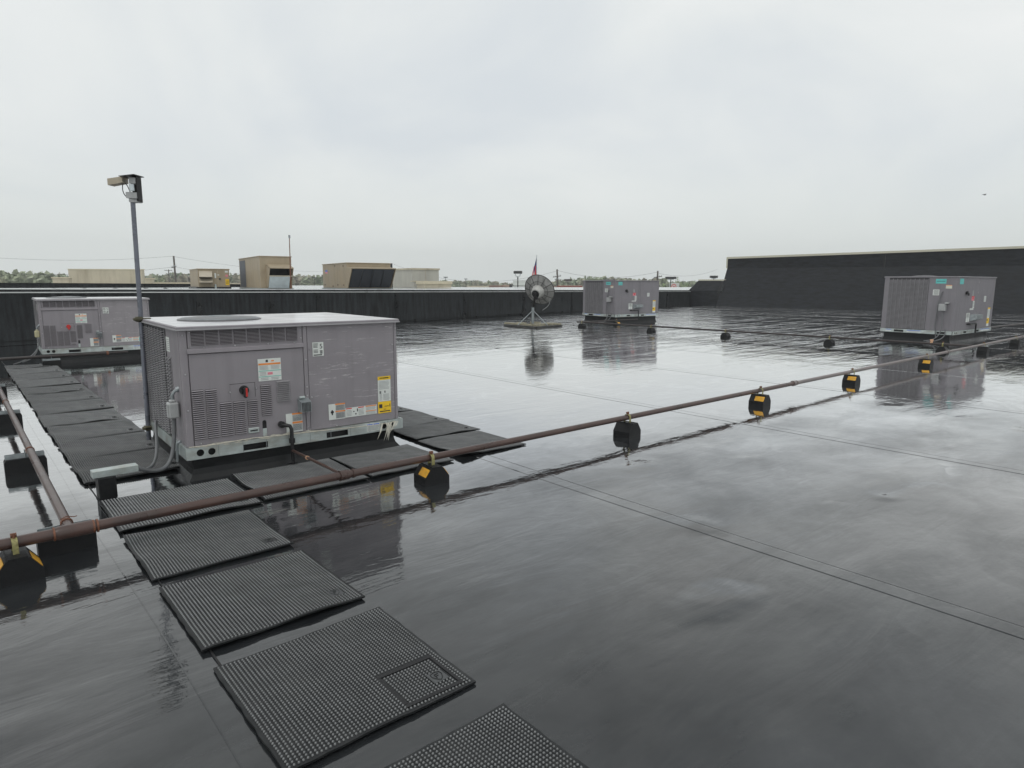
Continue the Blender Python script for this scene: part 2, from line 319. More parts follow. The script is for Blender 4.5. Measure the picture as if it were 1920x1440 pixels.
# ------------------------------------------------------------------ mesh builder
class MB:
    def __init__(s): s.v = []; s.f = []
    def add(s, vs, fs):
        o = len(s.v); s.v += [tuple(p) for p in vs]; s.f += [tuple(i+o for i in q) for q in fs]; return s
    def box(s, x0, x1, y0, y1, z0, z1):
        return s.add([(x0, y0, z0), (x1, y0, z0), (x1, y1, z0), (x0, y1, z0), (x0, y0, z1), (x1, y0, z1), (x1, y1, z1), (x0, y1, z1)],
                     [(0, 3, 2, 1), (4, 5, 6, 7), (0, 1, 5, 4), (1, 2, 6, 5), (2, 3, 7, 6), (3, 0, 4, 7)])
    def bbox(s, x0, x1, y0, y1, z0, z1, b=.006):
        """box with chamfered vertical and top edges"""
        bm = bmesh.new(); bmesh.ops.create_cube(bm, size=1)
        for v in bm.verts: v.co = ((x0+x1)/2+v.co.x*(x1-x0), (y0+y1)/2+v.co.y*(y1-y0), (z0+z1)/2+v.co.z*(z1-z0))
        bmesh.ops.bevel(bm, geom=bm.edges[:], offset=b, segments=1, affect='EDGES')
        bm.verts.index_update(); s.add([v.co[:] for v in bm.verts], [[v.index for v in f.verts] for f in bm.faces]); bm.free(); return s
    def hexa(s, p8):
        return s.add(p8, [(0, 3, 2, 1), (4, 5, 6, 7), (0, 1, 5, 4), (1, 2, 6, 5), (2, 3, 7, 6), (3, 0, 4, 7)])
    def bar(s, a, b, w, h, up=(0, 0, 1)):
        a, b = Vector(a), Vector(b); d = (b-a).normalized(); u = Vector(up)
        if abs(d.dot(u)) > .99: u = Vector((1, 0, 0))
        sd = d.cross(u).normalized(); u = sd.cross(d)
        p = []
        for q in (a, b):
            for i, j in ((-1, -1), (1, -1), (1, 1), (-1, 1)): p.append(q+sd*w/2*i+u*h/2*j)
        return s.add(p, [(0, 1, 2, 3), (7, 6, 5, 4), (0, 4, 5, 1), (1, 5, 6, 2), (2, 6, 7, 3), (3, 7, 4, 0)])
    def tube(s, pts, r, n=10, caps=True):
        pts = [Vector(p) for p in pts]; rs = r if isinstance(r, (list, tuple)) else [r]*len(pts)
        rings = []; prev = None
        for i, p in enumerate(pts):
            d = (pts[min(i+1, len(pts)-1)]-pts[max(i-1, 0)]).normalized()
            if prev is None:
                u = Vector((0, 0, 1)) if abs(d.z) < .9 else Vector((1, 0, 0)); a = d.cross(u).normalized()
            else: a = (prev-d*prev.dot(d)).normalized()
            prev = a; b = d.cross(a)
            rings.append([p+(a*math.cos(2*math.pi*k/n)+b*math.sin(2*math.pi*k/n))*rs[i] for k in range(n)])
        vs = [q for r_ in rings for q in r_]; fs = []
        for i in range(len(rings)-1):
            for k in range(n): fs.append((i*n+k, i*n+(k+1) % n, (i+1)*n+(k+1) % n, (i+1)*n+k))
        if caps: fs += [tuple(range(n))[::-1], tuple((len(rings)-1)*n+k for k in range(n))]
        return s.add(vs, fs)
    def lathe(s, prof, n=24, origin=(0, 0, 0)):
        o = Vector(origin); vs = []; fs = []
        for r, z in prof:
            for k in range(n): vs.append((o.x+r*math.cos(2*math.pi*k/n), o.y+r*math.sin(2*math.pi*k/n), o.z+z))
        for i in range(len(prof)-1):
            for k in range(n): fs.append((i*n+k, i*n+(k+1) % n, (i+1)*n+(k+1) % n, (i+1)*n+k))
        fs += [tuple(range(n))[::-1], tuple((len(prof)-1)*n+k for k in range(n))]
        return s.add(vs, fs)
    def prism(s, poly, axis, a0, a1):
        """poly in the two other axes, extruded along axis"""
        n = len(poly); P = []
        for a in (a0, a1):
            for u, v in poly:
                P.append({'x': (a, u, v), 'y': (u, a, v), 'z': (u, v, a)}[axis])
        fs = [tuple(range(n)), tuple(range(n, 2*n))[::-1]]
        for k in range(n): fs.append((k, n+k, n+(k+1) % n, (k+1) % n))
        return s.add(P, fs)
    def xf(s, mtx, start=0):
        for i in range(start, len(s.v)): s.v[i] = tuple(mtx @ Vector(s.v[i]))
        return s
    def mesh(s, name, material, smooth=False):
        me = bpy.data.meshes.new(name); me.from_pydata(s.v, [], s.f); me.materials.append(material)
        bm = bmesh.new(); bm.from_mesh(me); bmesh.ops.recalc_face_normals(bm, faces=bm.faces[:]); bm.to_mesh(me); bm.free()
        if smooth:
            for p in me.polygons: p.use_smooth = True
            try: me.set_sharp_from_angle(angle=R_(38))
            except Exception: pass
        me.update(); return me
    def build(s, name, material, parent=None, smooth=False, loc=None, label=None, kind=None):
        o = bpy.data.objects.new(name, s.mesh(name, material, smooth)); COL.objects.link(o)
        if parent: o.parent = parent
        if loc is not None: o.location = loc
        if label: o['label'] = label
        if kind: o['kind'] = kind
        return o
def tag(o, label=None, cat=None, group=None, kind=None):
    if label: o['label'] = label
    if cat: o['category'] = cat
    if group: o['group'] = group
    if kind: o['kind'] = kind
    return o
def thing(name, label, cat, loc=(0, 0, 0), rz=0, group=None):
    o = bpy.data.objects.new(name, None); COL.objects.link(o); o.location = loc; o.rotation_euler = (0, 0, rz); o.empty_display_size = .1
    return tag(o, label, cat, group)
KIDS = {}
def kids(o): return [c for c in COL.objects if c.parent == o]
def dup(root, loc, rz=0, label=None, scale=None):
    r = root.copy(); COL.objects.link(r); r.location = loc; r.rotation_euler = (0, 0, rz)
    if label: r['label'] = label
    if scale: r.scale = scale
    for ch in kids(root):
        c = ch.copy(); COL.objects.link(c); c.parent = r
        for g in kids(ch):
            d = g.copy(); COL.objects.link(d); d.parent = c
    return r
def part_from(ob, name, parent, loc=(0, 0, 0), rot=(0, 0, 0)):
    o = bpy.data.objects.new(name, ob); COL.objects.link(o); o.parent = parent; o.location = loc; o.rotation_euler = rot; return o

# ------------------------------------------------------------------ ground, roof, buildings
gm = MB(); gm.add([(-900, -900, -7), (1500, -900, -7), (1500, 1500, -7), (-900, 1500, -7)], [(0, 1, 2, 3)])
tag(gm.build('ground', M['ground']), kind='structure')

W0, W1 = Vector((.97, 22.40)), Vector((42.72, 28.92))     # foot of the low parapet
wd = (W1-W0).normalized(); wn = Vector((-wd.y, wd.x))     # along / away from the roof
WL = W0-wd*26; wlen = (W1-WL).length
TA, TB = Vector((43.04, 26.84)), Vector((45.28, 16.28))   # foot of the tall parapet
td = (TB-TA).normalized(); tn = Vector((td.y*-1, td.x)); tn = tn if tn.x > 0 else -tn
TC = TA+td*52

rm = MB()
c1 = WL+wn*.2; c2 = W1+wn*.2+Vector((1, 0)); c3 = TA+tn*.5; c4 = TC+tn*.5
rm.add([(c1.x, c1.y, 0), (c2.x, c2.y, 0), (c3.x, c3.y, 0), (c4.x, c4.y, 0), (-24, -25, 0)], [(4, 3, 2, 1, 0)])
roof = tag(rm.build('roof', M['roof']), kind='structure')
bw = MB(); bw.prism([(c1.x, c1.y), (c2.x, c2.y), (c3.x, c3.y), (c4.x, c4.y), (-24, -25)], 'z', -7, -.02)
bb = tag(bw.build('building_block', M['cream']), kind='structure')
# lap seams of the rubber sheets: tape strips lying on the roof
def strip(a, b, wdt=.11, z=.002, h=.0018, mt='roof'):
    a, b = Vector(a), Vector(b); n_ = max(2, int((b-a).length/.6)); d = (b-a).normalized(); p = Vector((-d.y, d.x))
    mb = MB(); top = []; edge = []; ph = random.uniform(0, 6)
    for i in range(n_+1):
        q = a+(b-a)*i/n_+p*(.010*math.sin(i*.31+ph)+.005*math.sin(i*.9+ph)+random.uniform(-.002, .002))
        for s_, zz_ in ((-1, 0), (-.9, h), (.9, h), (1, 0)): top.append((q.x+p.x*wdt/2*s_, q.y+p.y*wdt/2*s_, z+zz_-.001))
        wv = random.uniform(.0015, .0045)
        for o_ in (-.004-wv, .001): edge.append((q.x-p.x*(wdt/2-o_), q.y-p.y*(wdt/2-o_), z+.0012))
    mb.add(top, [(i*4+j, (i+1)*4+j, (i+1)*4+j+1, i*4+j+1) for i in range(n_) for j in range(3)]); o = mb.build('seam_strip', M[mt], roof)
    if wdt > .08:
        g_ = MB(); g_.add(edge, [(i*2, i*2+2, i*2+3, i*2+1) for i in range(n_)]); g_.build('lap_edge', M['slotdark'], o)
    return o
def seam_mat():
    s = NT('seam_lap_rubber')
    return None
for xx in (.66, 3.74, 7.06, 10.4, 13.7, 17.1, 20.4, 23.8, 27.2, 30.6, 34, 37.4):
    yt = W0.y+(xx-W0.x)*wd.y/wd.x-.1
    strip((xx, -3 if xx < 20 else -8), (xx, yt), .13 if xx < 9 else .16)
for yy, x0, x1 in ((12.6, 8, 40), (15.4, 9.5, 42), (18.6, 14, 42), (20.9, 20, 43), (9.1, 22, 45), (6.6, 24, 46)):
    strip((x0, yy), (x1, yy+(x1-x0)*.02), .12)
# wet black strip of the sheet turned out from the parapet foot
sm = MB(); a = WL; b = W1
sm.add([(a.x, a.y, .012), (b.x, b.y, .012), (b.x-wn.x*.25, b.y-wn.y*.25, .006), (a.x-wn.x*2.1, a.y-wn.y*2.1, .006)], [(0, 1, 2, 3)])
sm.build('base_strip', M['roof'], roof)

# low parapet wall, panel by panel
pw_ = thing('parapet_wall', 'long low black membrane-covered parapet wall behind the rooftop units, with pale coping', 'wall', (WL.x, WL.y, 0), math.atan2(wd.y, wd.x))
def cap_h(s_): return 1.60-.0077*(s_)      # top height along the wall
cuts_px = [596, 743, 870, 981, 1072, 1160, 1250]
cuts = sorted([(along(WL, math.atan2(wd.y, wd.x), p, 570)) for p in cuts_px])
seg = [0, 6, 12, 18, 24.2, 28.2, 31.4, 34.0]
seg = [s_ for s_ in seg if s_ < cuts[0]-1] + cuts + [wlen]
for i in range(len(seg)-1):
    s0, s1 = seg[i]+.07, seg[i+1]-.07
    mb = MB(); nx = max(2, int((s1-s0)/.5))
    for layer in (0, 1):
        pass
    vs = []; 
    for k in range(nx+1):
        sx = s0+(s1-s0)*k/nx
        for j in range(5):
            bow = .012*math.sin(k*1.9+j)*random.uniform(.2, 1)
            vs.append((sx, (-.03+bow) if 0 < j < 4 else -.03, .02+(cap_h(sx)-.10)*j/4))
    o0 = len(vs)
    fs = [(k*5+j, (k+1)*5+j, (k+1)*5+j+1, k*5+j+1) for k in range(nx) for j in range(4)]
    mb.add(vs, fs); mb.build('membrane_panel', M['wall'], pw_)
    if i < len(seg)-2:
        q = MB(); sx = seg[i+1]
        q.hexa([(sx-.10, -.045, .0), (sx+.10, -.045, .0), (sx+.10, .0, .0), (sx-.10, .0, .0), (sx-.09, -.045, cap_h(sx)-.09), (sx+.09, -.045, cap_h(sx)-.09), (sx+.09, 0, cap_h(sx)-.09), (sx-.09, 0, cap_h(sx)-.09)])
        q.box(sx-.14, sx+.14, -.052, 0, .05, .22)
        q.build('seam_cover', M['strip'], pw_)
mb = MB(); z0, z1 = cap_h(0), cap_h(wlen)
def lbar(y0, y1, a0, a1, nm, mt):
    q = MB(); q.hexa([(0, y0, z0+a0), (wlen, y0, z1+a0), (wlen, y1, z1+a0), (0, y1, z0+a0), (0, y0, z0+a1), (wlen, y0, z1+a1), (wlen, y1, z1+a1), (0, y1, z0+a1)])
    return q.build(nm, mt, pw_)
q = MB(); q.hexa([(0, 0, 0), (wlen, 0, 0), (wlen, .28, 0), (0, .28, 0), (0, 0, z0-.06), (wlen, 0, z1-.06), (wlen, .28, z1-.06), (0, .28, z0-.06)]); q.build('core', M['strip'], pw_)
lbar(-.06, .3, -.075, -.045, 'drip_edge', M['copings'])
lbar(-.05, .3, -.04, .02, 'coping', M['coping'])
# the light metal of the coping top in lengths
sx = 0
while sx < wlen-.5:
    e_ = min(sx+3.05, wlen); q = MB()
    za_, zb_ = cap_h(sx)+.022, cap_h(e_)+.022
    q.hexa([(sx+.01, .02, za_), (e_-.01, .02, zb_), (e_-.01, .34, zb_), (sx+.01, .34, za_), (sx+.01, .02, za_+.012), (e_-.01, .02, zb_+.012), (e_-.01, .34, zb_+.03), (sx+.01, .34, za_+.03)])
    q.build('coping_length', M['copings'], pw_); sx = e_

# tall sloping parapet on the right
tw = thing('tall_parapet_wall', 'tall black membrane parapet sloping back at the right, with cream coping', 'wall', (TA.x, TA.y, 0), math.atan2(td.y, td.x))
sgn = 1 if (Vector((-td.y, td.x)).dot(tn) > 0) else -1
tlen = 50
def th(s_): return 3.47+.016*s_
rows = [(0, 0.0), (.95, 1.25), (1.95, 2.75), (2.0, 'T')]
cutsx = [0, 10.4, 20.5, 31, 41, tlen]
for i in range(len(cutsx)-1):
    for r in range(3):
        s0, s1 = cutsx[i]+(.0 if i == 0 else .03), cutsx[i+1]
        y0, za_ = rows[r]; y1, zb_ = rows[r+1]
        f0 = za_ if r else .0
        zt = lambda s_: (th(s_) if zb_ == 'T' else zb_)
        vs = []; nx = 14
        ov = .02*(2-r)
        for k in range(nx+1):
            sx = s0+(s1-s0)*k/nx
            for j in range(4):
                t = j/3; bow = random.uniform(-.012, .012) if 0 < j < 3 else 0
                vs.append((sx, sgn*(y0+(y1-y0)*t-ov+bow), f0+(zt(sx)-f0)*t+(.0 if r == 0 else .0)))
        q = MB(); q.add(vs, [(k*4+j, (k+1)*4+j, (k+1)*4+j+1, k*4+j+1) for k in range(nx) for j in range(3)])
        q.build('membrane_panel', M['wall_h'], tw)
    if i:
        q = MB(); s0 = cutsx[i]
        q.hexa([(s0-.06, sgn*1.90, 2.75), (s0+.06, sgn*1.90, 2.75), (s0+.06, sgn*2.0, 2.75), (s0-.06, sgn*2.0, 2.75), (s0-.06, sgn*1.95, th(s0)), (s0+.06, sgn*1.95, th(s0)), (s0+.06, sgn*2.02, th(s0)), (s0-.06, sgn*2.02, th(s0))])
        q.build('seam_cover', M['strip'], tw)
q = MB(); q.prism([(sgn*.03, 0.0), (sgn*1.0, 1.22), (sgn*2.02, 2.72), (sgn*2.03, 3.38), (sgn*2.35, 3.38), (sgn*2.35, 0)], 'x', .02, tlen); q.build('core', M['strip'], tw)
sx = 0
while sx < tlen-.1:
    e_ = min(sx+3.4, tlen); q = MB()
    q.hexa([(sx+.004, sgn*1.93, th(sx)-.02), (e_-.004, sgn*1.93, th(e_)-.02), (e_-.004, sgn*2.42, th(e_)-.02), (sx+.004, sgn*2.42, th(sx)-.02), (sx+.004, sgn*1.93, th(sx)+.12), (e_-.004, sgn*1.93, th(e_)+.12), (e_-.004, sgn*2.42, th(e_)+.12), (sx+.004, sgn*2.42, th(sx)+.12)])
    q.build('coping_length', M['cap'], tw); sx = e_
q = MB(); q.box(-.10, -.005, sgn*1.93 if sgn > 0 else -2.42, sgn*2.42 if sgn > 0 else -1.93, 2.75, th(0)+.12); q.build('end_trim', M['cap'], tw)
# strips of sheet lying along the foot of the tall parapet
for k, o_ in enumerate((1.6, 3.3, 5.1, 7.0, 9.2, 12)):
    a = TA-tn*o_+td*(-.4); b = TC-tn*o_
    strip((a.x, a.y), (b.x, b.y), .10)

# short lower sloped parapet between the two
sw = thing('short_parapet_wall', 'short black sloped parapet in the far corner between the low and tall walls', 'wall', (W1.x, W1.y, 0), math.atan2(td.y, td.x))
sl_ = 2.25; o_ = -.35
for r, (y0, z0_, y1, z1_) in enumerate(((.35, 0, .5, 1.08), (.52, 1.08, 1.25, 1.82))):
    vs = []; nx = 8
    for k in range(nx+1):
        for j in range(4):
            t = j/3; vs.append((o_+sl_*k/nx+ (.45*t if r else 0)*(1-k/nx), sgn*(y0+(y1-y0)*t+(random.uniform(-.01, .01))), z0_+(z1_-z0_)*t))
    q = MB(); q.add(vs, [(k*4+j, (k+1)*4+j, (k+1)*4+j+1, k*4+j+1) for k in range(nx) for j in range(3)]); q.build('membrane_panel', M['wall_h'], sw)
q = MB(); q.box(.12, sl_, min(sgn*1.23, sgn*1.5), max(sgn*1.23, sgn*1.5), 1.82, 1.92); q.build('coping_length', M['cap'], sw)
q = MB(); q.prism([(sgn*.4, 0.0), (sgn*.54, 1.06), (sgn*1.27, 1.81), (sgn*1.45, 1.81), (sgn*1.45, 0)], 'x', o_+.5, sl_); q.build('core', M['strip'], sw)
q = MB(); q.prism([(sgn*.38, 0.0), (sgn*.51, 1.07), (sgn*.9, 1.07), (sgn*.9, 0)], 'x', o_+.02, o_+.49); q.build('end_core', M['strip'], sw)

# ------------------------------------------------------------------ labels and small parts
def sticker(parent, x, z, w_, h_, bars, base='white', y=-.014, axis='y', name='label', yy=None):
    """flat printed label on a face; bars = [(x0,x1,z0,z1,mat)] in 0..1"""
    def bx(mb, x0, x1, z0, z1, o1, o2):
        if axis == 'y': mb.box(x0, x1, y-o2, y-o1, z0, z1)
        else: mb.box(y-o2, y-o1, x0, x1, z0, z1)
    mb = MB(); bx(mb, x, x+w_, z, z+h_, 0, .001); lab = mb.build(name, M[base], parent)
    by = {}
    for x0, x1, z0, z1, mt in bars: by.setdefault(mt, []).append((x0, x1, z0, z1))
    for mt, L_ in by.items():
        q = MB()
        for x0, x1, z0, z1 in L_: bx(q, x+x0*w_, x+x1*w_, z+z0*h_, z+z1*h_, .0015, .0025)
        q.build('print', M[mt], lab, kind='stuff')
    return lab
def lines(x0, x1, z0, z1, n, mt='inkg', fill=.35):
    r = []
    for i in range(n):
        zc = z0+(z1-z0)*(i+.5)/n; h = (z1-z0)/n*fill/2
        r.append((x0, x1-random.uniform(0, .12)*(x1-x0), zc-h, zc+h, mt))
    return r
def text(parent, s_, size, loc, rot, mt, name='print'):
    cu = bpy.data.curves.new('text', 'FONT'); cu.body = s_; cu.size = size; cu.extrude = .0006; cu.align_x = 'CENTER'; cu.align_y = 'CENTER'
    to = bpy.data.objects.new('tmp', cu); COL.objects.link(to)
    dg = bpy.context.evaluated_depsgraph_get(); me = bpy.data.meshes.new_from_object(to.evaluated_get(dg)); bpy.data.objects.remove(to)
    me.materials.clear(); me.materials.append(mt)
    o = bpy.data.objects.new(name, me); COL.objects.link(o); o.parent = parent; o.location = loc; o.rotation_euler = rot; return o
def plate(L_, z0, z1, y0, y1, holes):
    """front plate from x=0..L with rectangular / round holes. holes: (x0,x1,za,zb) or ('c',x,z,r)"""
    mb = MB(); hs = sorted(holes, key=lambda h: h[1] if h[0] == 'c' else h[0]); x = 0
    for h in hs:
        if h[0] == 'c':
            _, cx, cz, r = h; a, b = cx-r*1.15, cx+r*1.15
            mb.box(x, a, y0, y1, z0, z1); n = 20
            # ring from circle to rectangle
            pts = []; rec = []
            for k in range(n):
                t = 2*math.pi*k/n; c_, s_ = math.cos(t), math.sin(t); pts.append((cx+r*c_, cz+r*s_))
                kx = (b-a)/2/abs(c_) if abs(c_) > 1e-6 else 9; kz = ((z1-cz) if s_ > 0 else (cz-z0))/abs(s_) if abs(s_) > 1e-6 else 9
                kk = min(kx, kz); rec.append((cx+kk*c_, cz+kk*s_))
            vs = [(p[0], y0, p[1]) for p in pts]+[(p[0], y0, p[1]) for p in rec]+[(p[0], y1, p[1]) for p in pts]
            mb.add(vs, [(k, (k+1) % n, n+(k+1) % n, n+k) for k in range(n)]+[(k, 2*n+k, 2*n+(k+1) % n, (k+1) % n) for k in range(n)])
            for cxx, czz, in ((a, z0), (b, z0), (b, z1), (a, z1)):
                # corner fill
                best = sorted(range(n), key=lambda k: (rec[k][0]-cxx)**2+(rec[k][1]-czz)**2)[:2]
                mb.add([(rec[best[0]][0], y0, rec[best[0]][1]), (rec[best[1]][0], y0, rec[best[1]][1]), (cxx, y0, czz)], [(0, 1, 2)])
            x = b
        else:
            a, b, za_, zb_ = h; mb.box(x, a, y0, y1, z0, z1); mb.box(a, b, y0, y1, z0, za_); mb.box(a, b, y0, y1, zb_, z1); x = b
    mb.box(x, L_, y0, y1, z0, z1)
    return mb
def flared_curb(L_, W_, h, inset=.03, fl=.05):
    mb = MB(); i = inset; prof = [(fl, 0), (.012, .045), (0, .09), (0, h)]
    rings = []
    for o_, z in prof: rings.append([(i-o_, i-o_, z), (L_-i+o_, i-o_, z), (L_-i+o_, W_-i+o_, z), (i-o_, W_-i+o_, z)])
    vs = [p for r in rings for p in r]; fs = []
    for k in range(len(rings)-1):
        for j in range(4): fs.append((k*4+j, k*4+(j+1) % 4, (k+1)*4+(j+1) % 4, (k+1)*4+j))
    fs.append(tuple(range(4*(len(rings)-1), 4*len(rings))))
    return mb.add(vs, fs)
def screws(parent, pts, y=-.006, r=.007, axis='y'):
    mb = MB()
    for u, z in pts:
        n = 6; ring = lambda q, rr: [((u+rr*math.cos(k*math.pi/3)), q, z+rr*math.sin(k*math.pi/3)) if axis == 'y' else (q, u+rr*math.cos(k*math.pi/3), z+rr*math.sin(k*math.pi/3)) for k in range(n)]
        vs = ring(y, r)+ring(y-.006, r*.7); mb.add(vs, [(k, (k+1) % n, n+(k+1) % n, n+k) for k in range(n)]+[tuple(range(n, 2*n))])
    return mb.build('screws', M['screw'], parent, kind='stuff')
def louvres(parent, x0, x1, z0, z1, n, axis='y', y=-.002, dark='slotdark', m_='unit_dk', name='louvre_column', depth=.012):
    """pressed slats over a dark opening, one joined part"""
    b = MB()
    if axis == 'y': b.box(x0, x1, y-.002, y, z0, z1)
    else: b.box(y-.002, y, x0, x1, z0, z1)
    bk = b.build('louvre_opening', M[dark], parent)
    mb = MB(); p = (z1-z0)/n
    for i in range(n):
        za_ = z0+p*(i+.34); zb_ = za_+p*.46
        if axis == 'y': mb.hexa([(x0, y-.003, zb_), (x1, y-.003, zb_), (x1, y-.001, zb_+p*.12), (x0, y-.001, zb_+p*.12), (x0, y-depth, za_), (x1, y-depth, za_), (x1, y-depth+.003, za_+p*.10), (x0, y-depth+.003, za_+p*.10)])
        else: mb.hexa([(y-.003, x0, zb_), (y-.003, x1, zb_), (y-.001, x1, zb_+p*.12), (y-.001, x0, zb_+p*.12), (y-depth, x0, za_), (y-depth, x1, za_), (y-depth+.003, x1, za_+p*.10), (y-depth+.003, x0, za_+p*.10)])
    return mb.build(name, M[m_], parent, kind='stuff')

# ------------------------------------------------------------------ rooftop unit, small type (main and the one behind)
def make_small_unit(label, loc, rz, paint='unit', film='unit_scr', main=True, box_mat='box'):
    t = thing('rooftop_unit', label, 'rooftop unit', loc, rz, 'mauve-grey rooftop air conditioning units')
    Ln, W, Z0, Z1 = 1.96, 1.70, .285, 1.262
    flared_curb(Ln, W, .19, .035, .045).build('curb', M['curb'], t)
    # galvanised base rail with lifting slots and holes
    ry = -.022
    pl = plate(Ln+.02, .188, .285, ry, ry+.006, [('c', .088, .237, .030), ('c', .178, .235, .030), (.43, .645, .198, .252), (1.19, 1.405, .198, .252), ('c', 1.79, .234, .031), ('c', 1.868, .236, .031)])
    pl.box(0, Ln+.02, ry, ry+.04, .184, .188); pl.box(-.02, 0, ry, W+.02, .186, .285); pl.box(Ln+.02, Ln+.04, ry, W+.02, .186, .285); pl.box(0, Ln, W, W+.02, .186, .285); pl.box(-.0, Ln, ry+.006, .02, .280, .285)
    rail = pl.build('base_rail', M['galv'], t)
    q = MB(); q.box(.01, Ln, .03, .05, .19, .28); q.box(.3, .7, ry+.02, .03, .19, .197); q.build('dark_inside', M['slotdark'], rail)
    q = MB()
    for i in range(9): q.box(.2+i*.2+.03, .2+i*.2+.034, ry-.002, ry, .19, .28)
    q.build('weld_marks', M['galv_d'], rail, kind='stuff')
    # body core
    q = MB(); q.box(.02, Ln-.02, .02, W-.02, Z0, Z1-.01); q.build('cabinet', M['slotdark'], t)
    P = M[paint]
    def panel(x0, x1, z0, z1, nm, mt=P, y0=-.004, y1=.02):
        q = MB(); q.bbox(x0, x1, y0, y1, z0, z1, .003); return q.build(nm, mt, t)
    # front: corner posts, louvred top panel, service panel, centre post, right door
    q = MB(); q.bbox(0, .05, -.004, .05, Z0, Z1, .004); q.build('corner_post', P, t)
    q = MB(); q.bbox(Ln-.03, Ln, -.004, .05, Z0, Z1, .004); q.build('corner_post', P, t)
    panel(.055, 1.006, 1.105, Z1, 'top_panel')
    q = MB(); q.hexa([(.045, -.02, 1.068), (1.01, -.02, 1.068), (1.01, -.002, 1.062), (.045, -.002, 1.062), (.045, -.018, 1.095), (1.01, -.018, 1.095), (1.01, -.002, 1.108), (.045, -.002, 1.108)]); q.build('drip_ledge', P, t)
    sp_ = panel(.055, 1.006, Z0+.004, 1.060, 'service_panel')
    panel(1.010, 1.046, Z0+.004, Z1, 'centre_post', y0=-.008)
    panel(1.050, Ln-.034, Z0+.004, Z1-.003, 'access_door', M[film])
    # lid
    q = MB(); q.bbox(-.025, Ln+.022, -.030, W+.02, Z1, Z1+.026, .005)
    lid = q.build('lid', P, t)
    q = MB(); q.box(-.016, Ln+.013, -.021, W+.011, Z1+.0262, Z1+.0290); q.build('painted_sheen_top', M['lid'], lid)  # pale sheet, sky sheen painted onto the lid
    q = MB(); q.hexa([(-.03, -.036, Z1-.004), (Ln+.026, -.036, Z1-.004), (Ln+.026, -.03, Z1-.004), (-.03, -.03, Z1-.004), (-.03, -.034, Z1+.008), (Ln+.026, -.034, Z1+.008), (Ln+.026, -.03, Z1+.008), (-.03, -.03, Z1+.008)])
    q.hexa([(-.034, -.036, Z1-.004), (-.026, -.036, Z1-.004), (-.026, W+.02, Z1-.004), (-.034, W+.02, Z1-.004), (-.032, -.036, Z1+.008), (-.026, -.036, Z1+.008), (-.026, W+.02, Z1+.008), (-.032, W+.02, Z1+.008)])
    q.build('lid_hem', M['guard'], lid)
    q = MB(); q.lathe([(.37, 0), (.37, .008), (.35, .012), (.25, .026), (.12, .032), (.02, .034)], 32, (.55, W*.52, Z1+.030)); fan = q.build('fan_grille', mat('fan_grille_dim', (.12, .12, .125), .4, var=.3, vs=20), t, smooth=True)
    q = MB()
    for r_ in (.1, .16, .22, .28, .34):
        zz_ = Z1+.030+.040-.085*r_*.9; q.tube([(.55+r_*math.cos(a_), W*.52+r_*math.sin(a_), zz_) for a_ in [2*math.pi*k/28 for k in range(29)]], .004, 4, False)
    q.build('grille_rings', M['galv_d'], fan)
    # louvre banks
    for i in range(8): louvres(t, .082+i*.1115, .082+i*.1115+.098, 1.132, 1.250, 10, y=-.005)
    cols = [(.057, .145, .345, .765, 24), (.162, .250, .345, .762, 24), (.270, .362, .345, .640, 17), (.378, .472, .345, .637, 17), (.492, .582, .408, .635, 13), (.612, .702, .480, .757, 16)]
    for x0, x1, za_, zb_, n in cols: louvres(t, x0, x1, za_, zb_, n, y=-.005)
    louvres(t, .750, .868, .590, .780, 11, y=-.005, dark='unit_dk', m_='guard' if main else 'unit_dk', depth=.016)
    # recessed switch plate and handle
    q = MB(); q.box(.36, .565, -.0062, -.004, .66, .785); pt = q.build('switch_plate', P, t)
    q = MB(); q.box(.358, .567, -.0068, -.0042, .785, .788); q.box(.564, .567, -.0068, -.0042, .66, .785); q.build('plate_gap', M['slotdark'], pt)
    sw_ = MB(); sw_.tube([(.472, -.006, .728), (.472, -.03, .728)], [.040, .036], 20); k = sw_.build('disconnect_switch', M['black'] if main else M['redk'], t, smooth=True)
    q = MB(); q.bbox(.455, .489, -.062, -.03, .665, .755, .010); q.build('handle', M['black'] if main else M['redk'], k)
    q = MB(); q.bbox(.470, .486, -.068, -.058, .675, .752, .004); q.build('red_grip', M['redk'], k)
    # small handle lip and pipe slot
    q = MB(); q.bbox(.488, .582, -.014, -.004, .340, .388, .005); h = q.build('grip_plate', M['galv'] if main else P, t); q = MB(); q.box(.503, .567, -.0165, -.0142, .358, .370); q.build('grip_slot', M['slotdark'], h)
    q = MB(); q.box(.612, .646, -.0065, -.0045, .37, .425); q.tube([(.629, -.0045, .425), (.629, -.0065, .425)], .017, 14); h = q.build('pipe_slot', M['slotdark'], t)
    q = MB(); q.box(.612, .646, -.009, -.0045, .29, .368); q.build('slot_cover', M['galv'], h)
    # exhaust hood
    q = MB(); q.add([(.935, -.004, .475), (1.035, -.004, .475), (1.035, -.004, .60), (.935, -.004, .60), (.945, -.065, .480), (1.035, -.075, .480), (1.035, -.075, .575), (.945, -.065, .575)], [(0, 3, 2, 1), (4, 5, 6, 7), (0, 1, 5, 4), (2, 3, 7, 6), (3, 0, 4, 7), (1, 2, 6, 5)])
    h = q.build('exhaust_hood', M['galv_d'], t); q = MB()
    for i in range(7): q.box(.95+i*.012, .955+i*.012, -.079, -.0775, .485, .57)
    q.build('hood_slots', M['slotdark'], h)
    q = MB(); q.bbox(.95, 1.0, -.03, -.004, .602, .622, .004); q.build('hood_tab', M['galv'], h)
    # labels
    y_ = -.0075
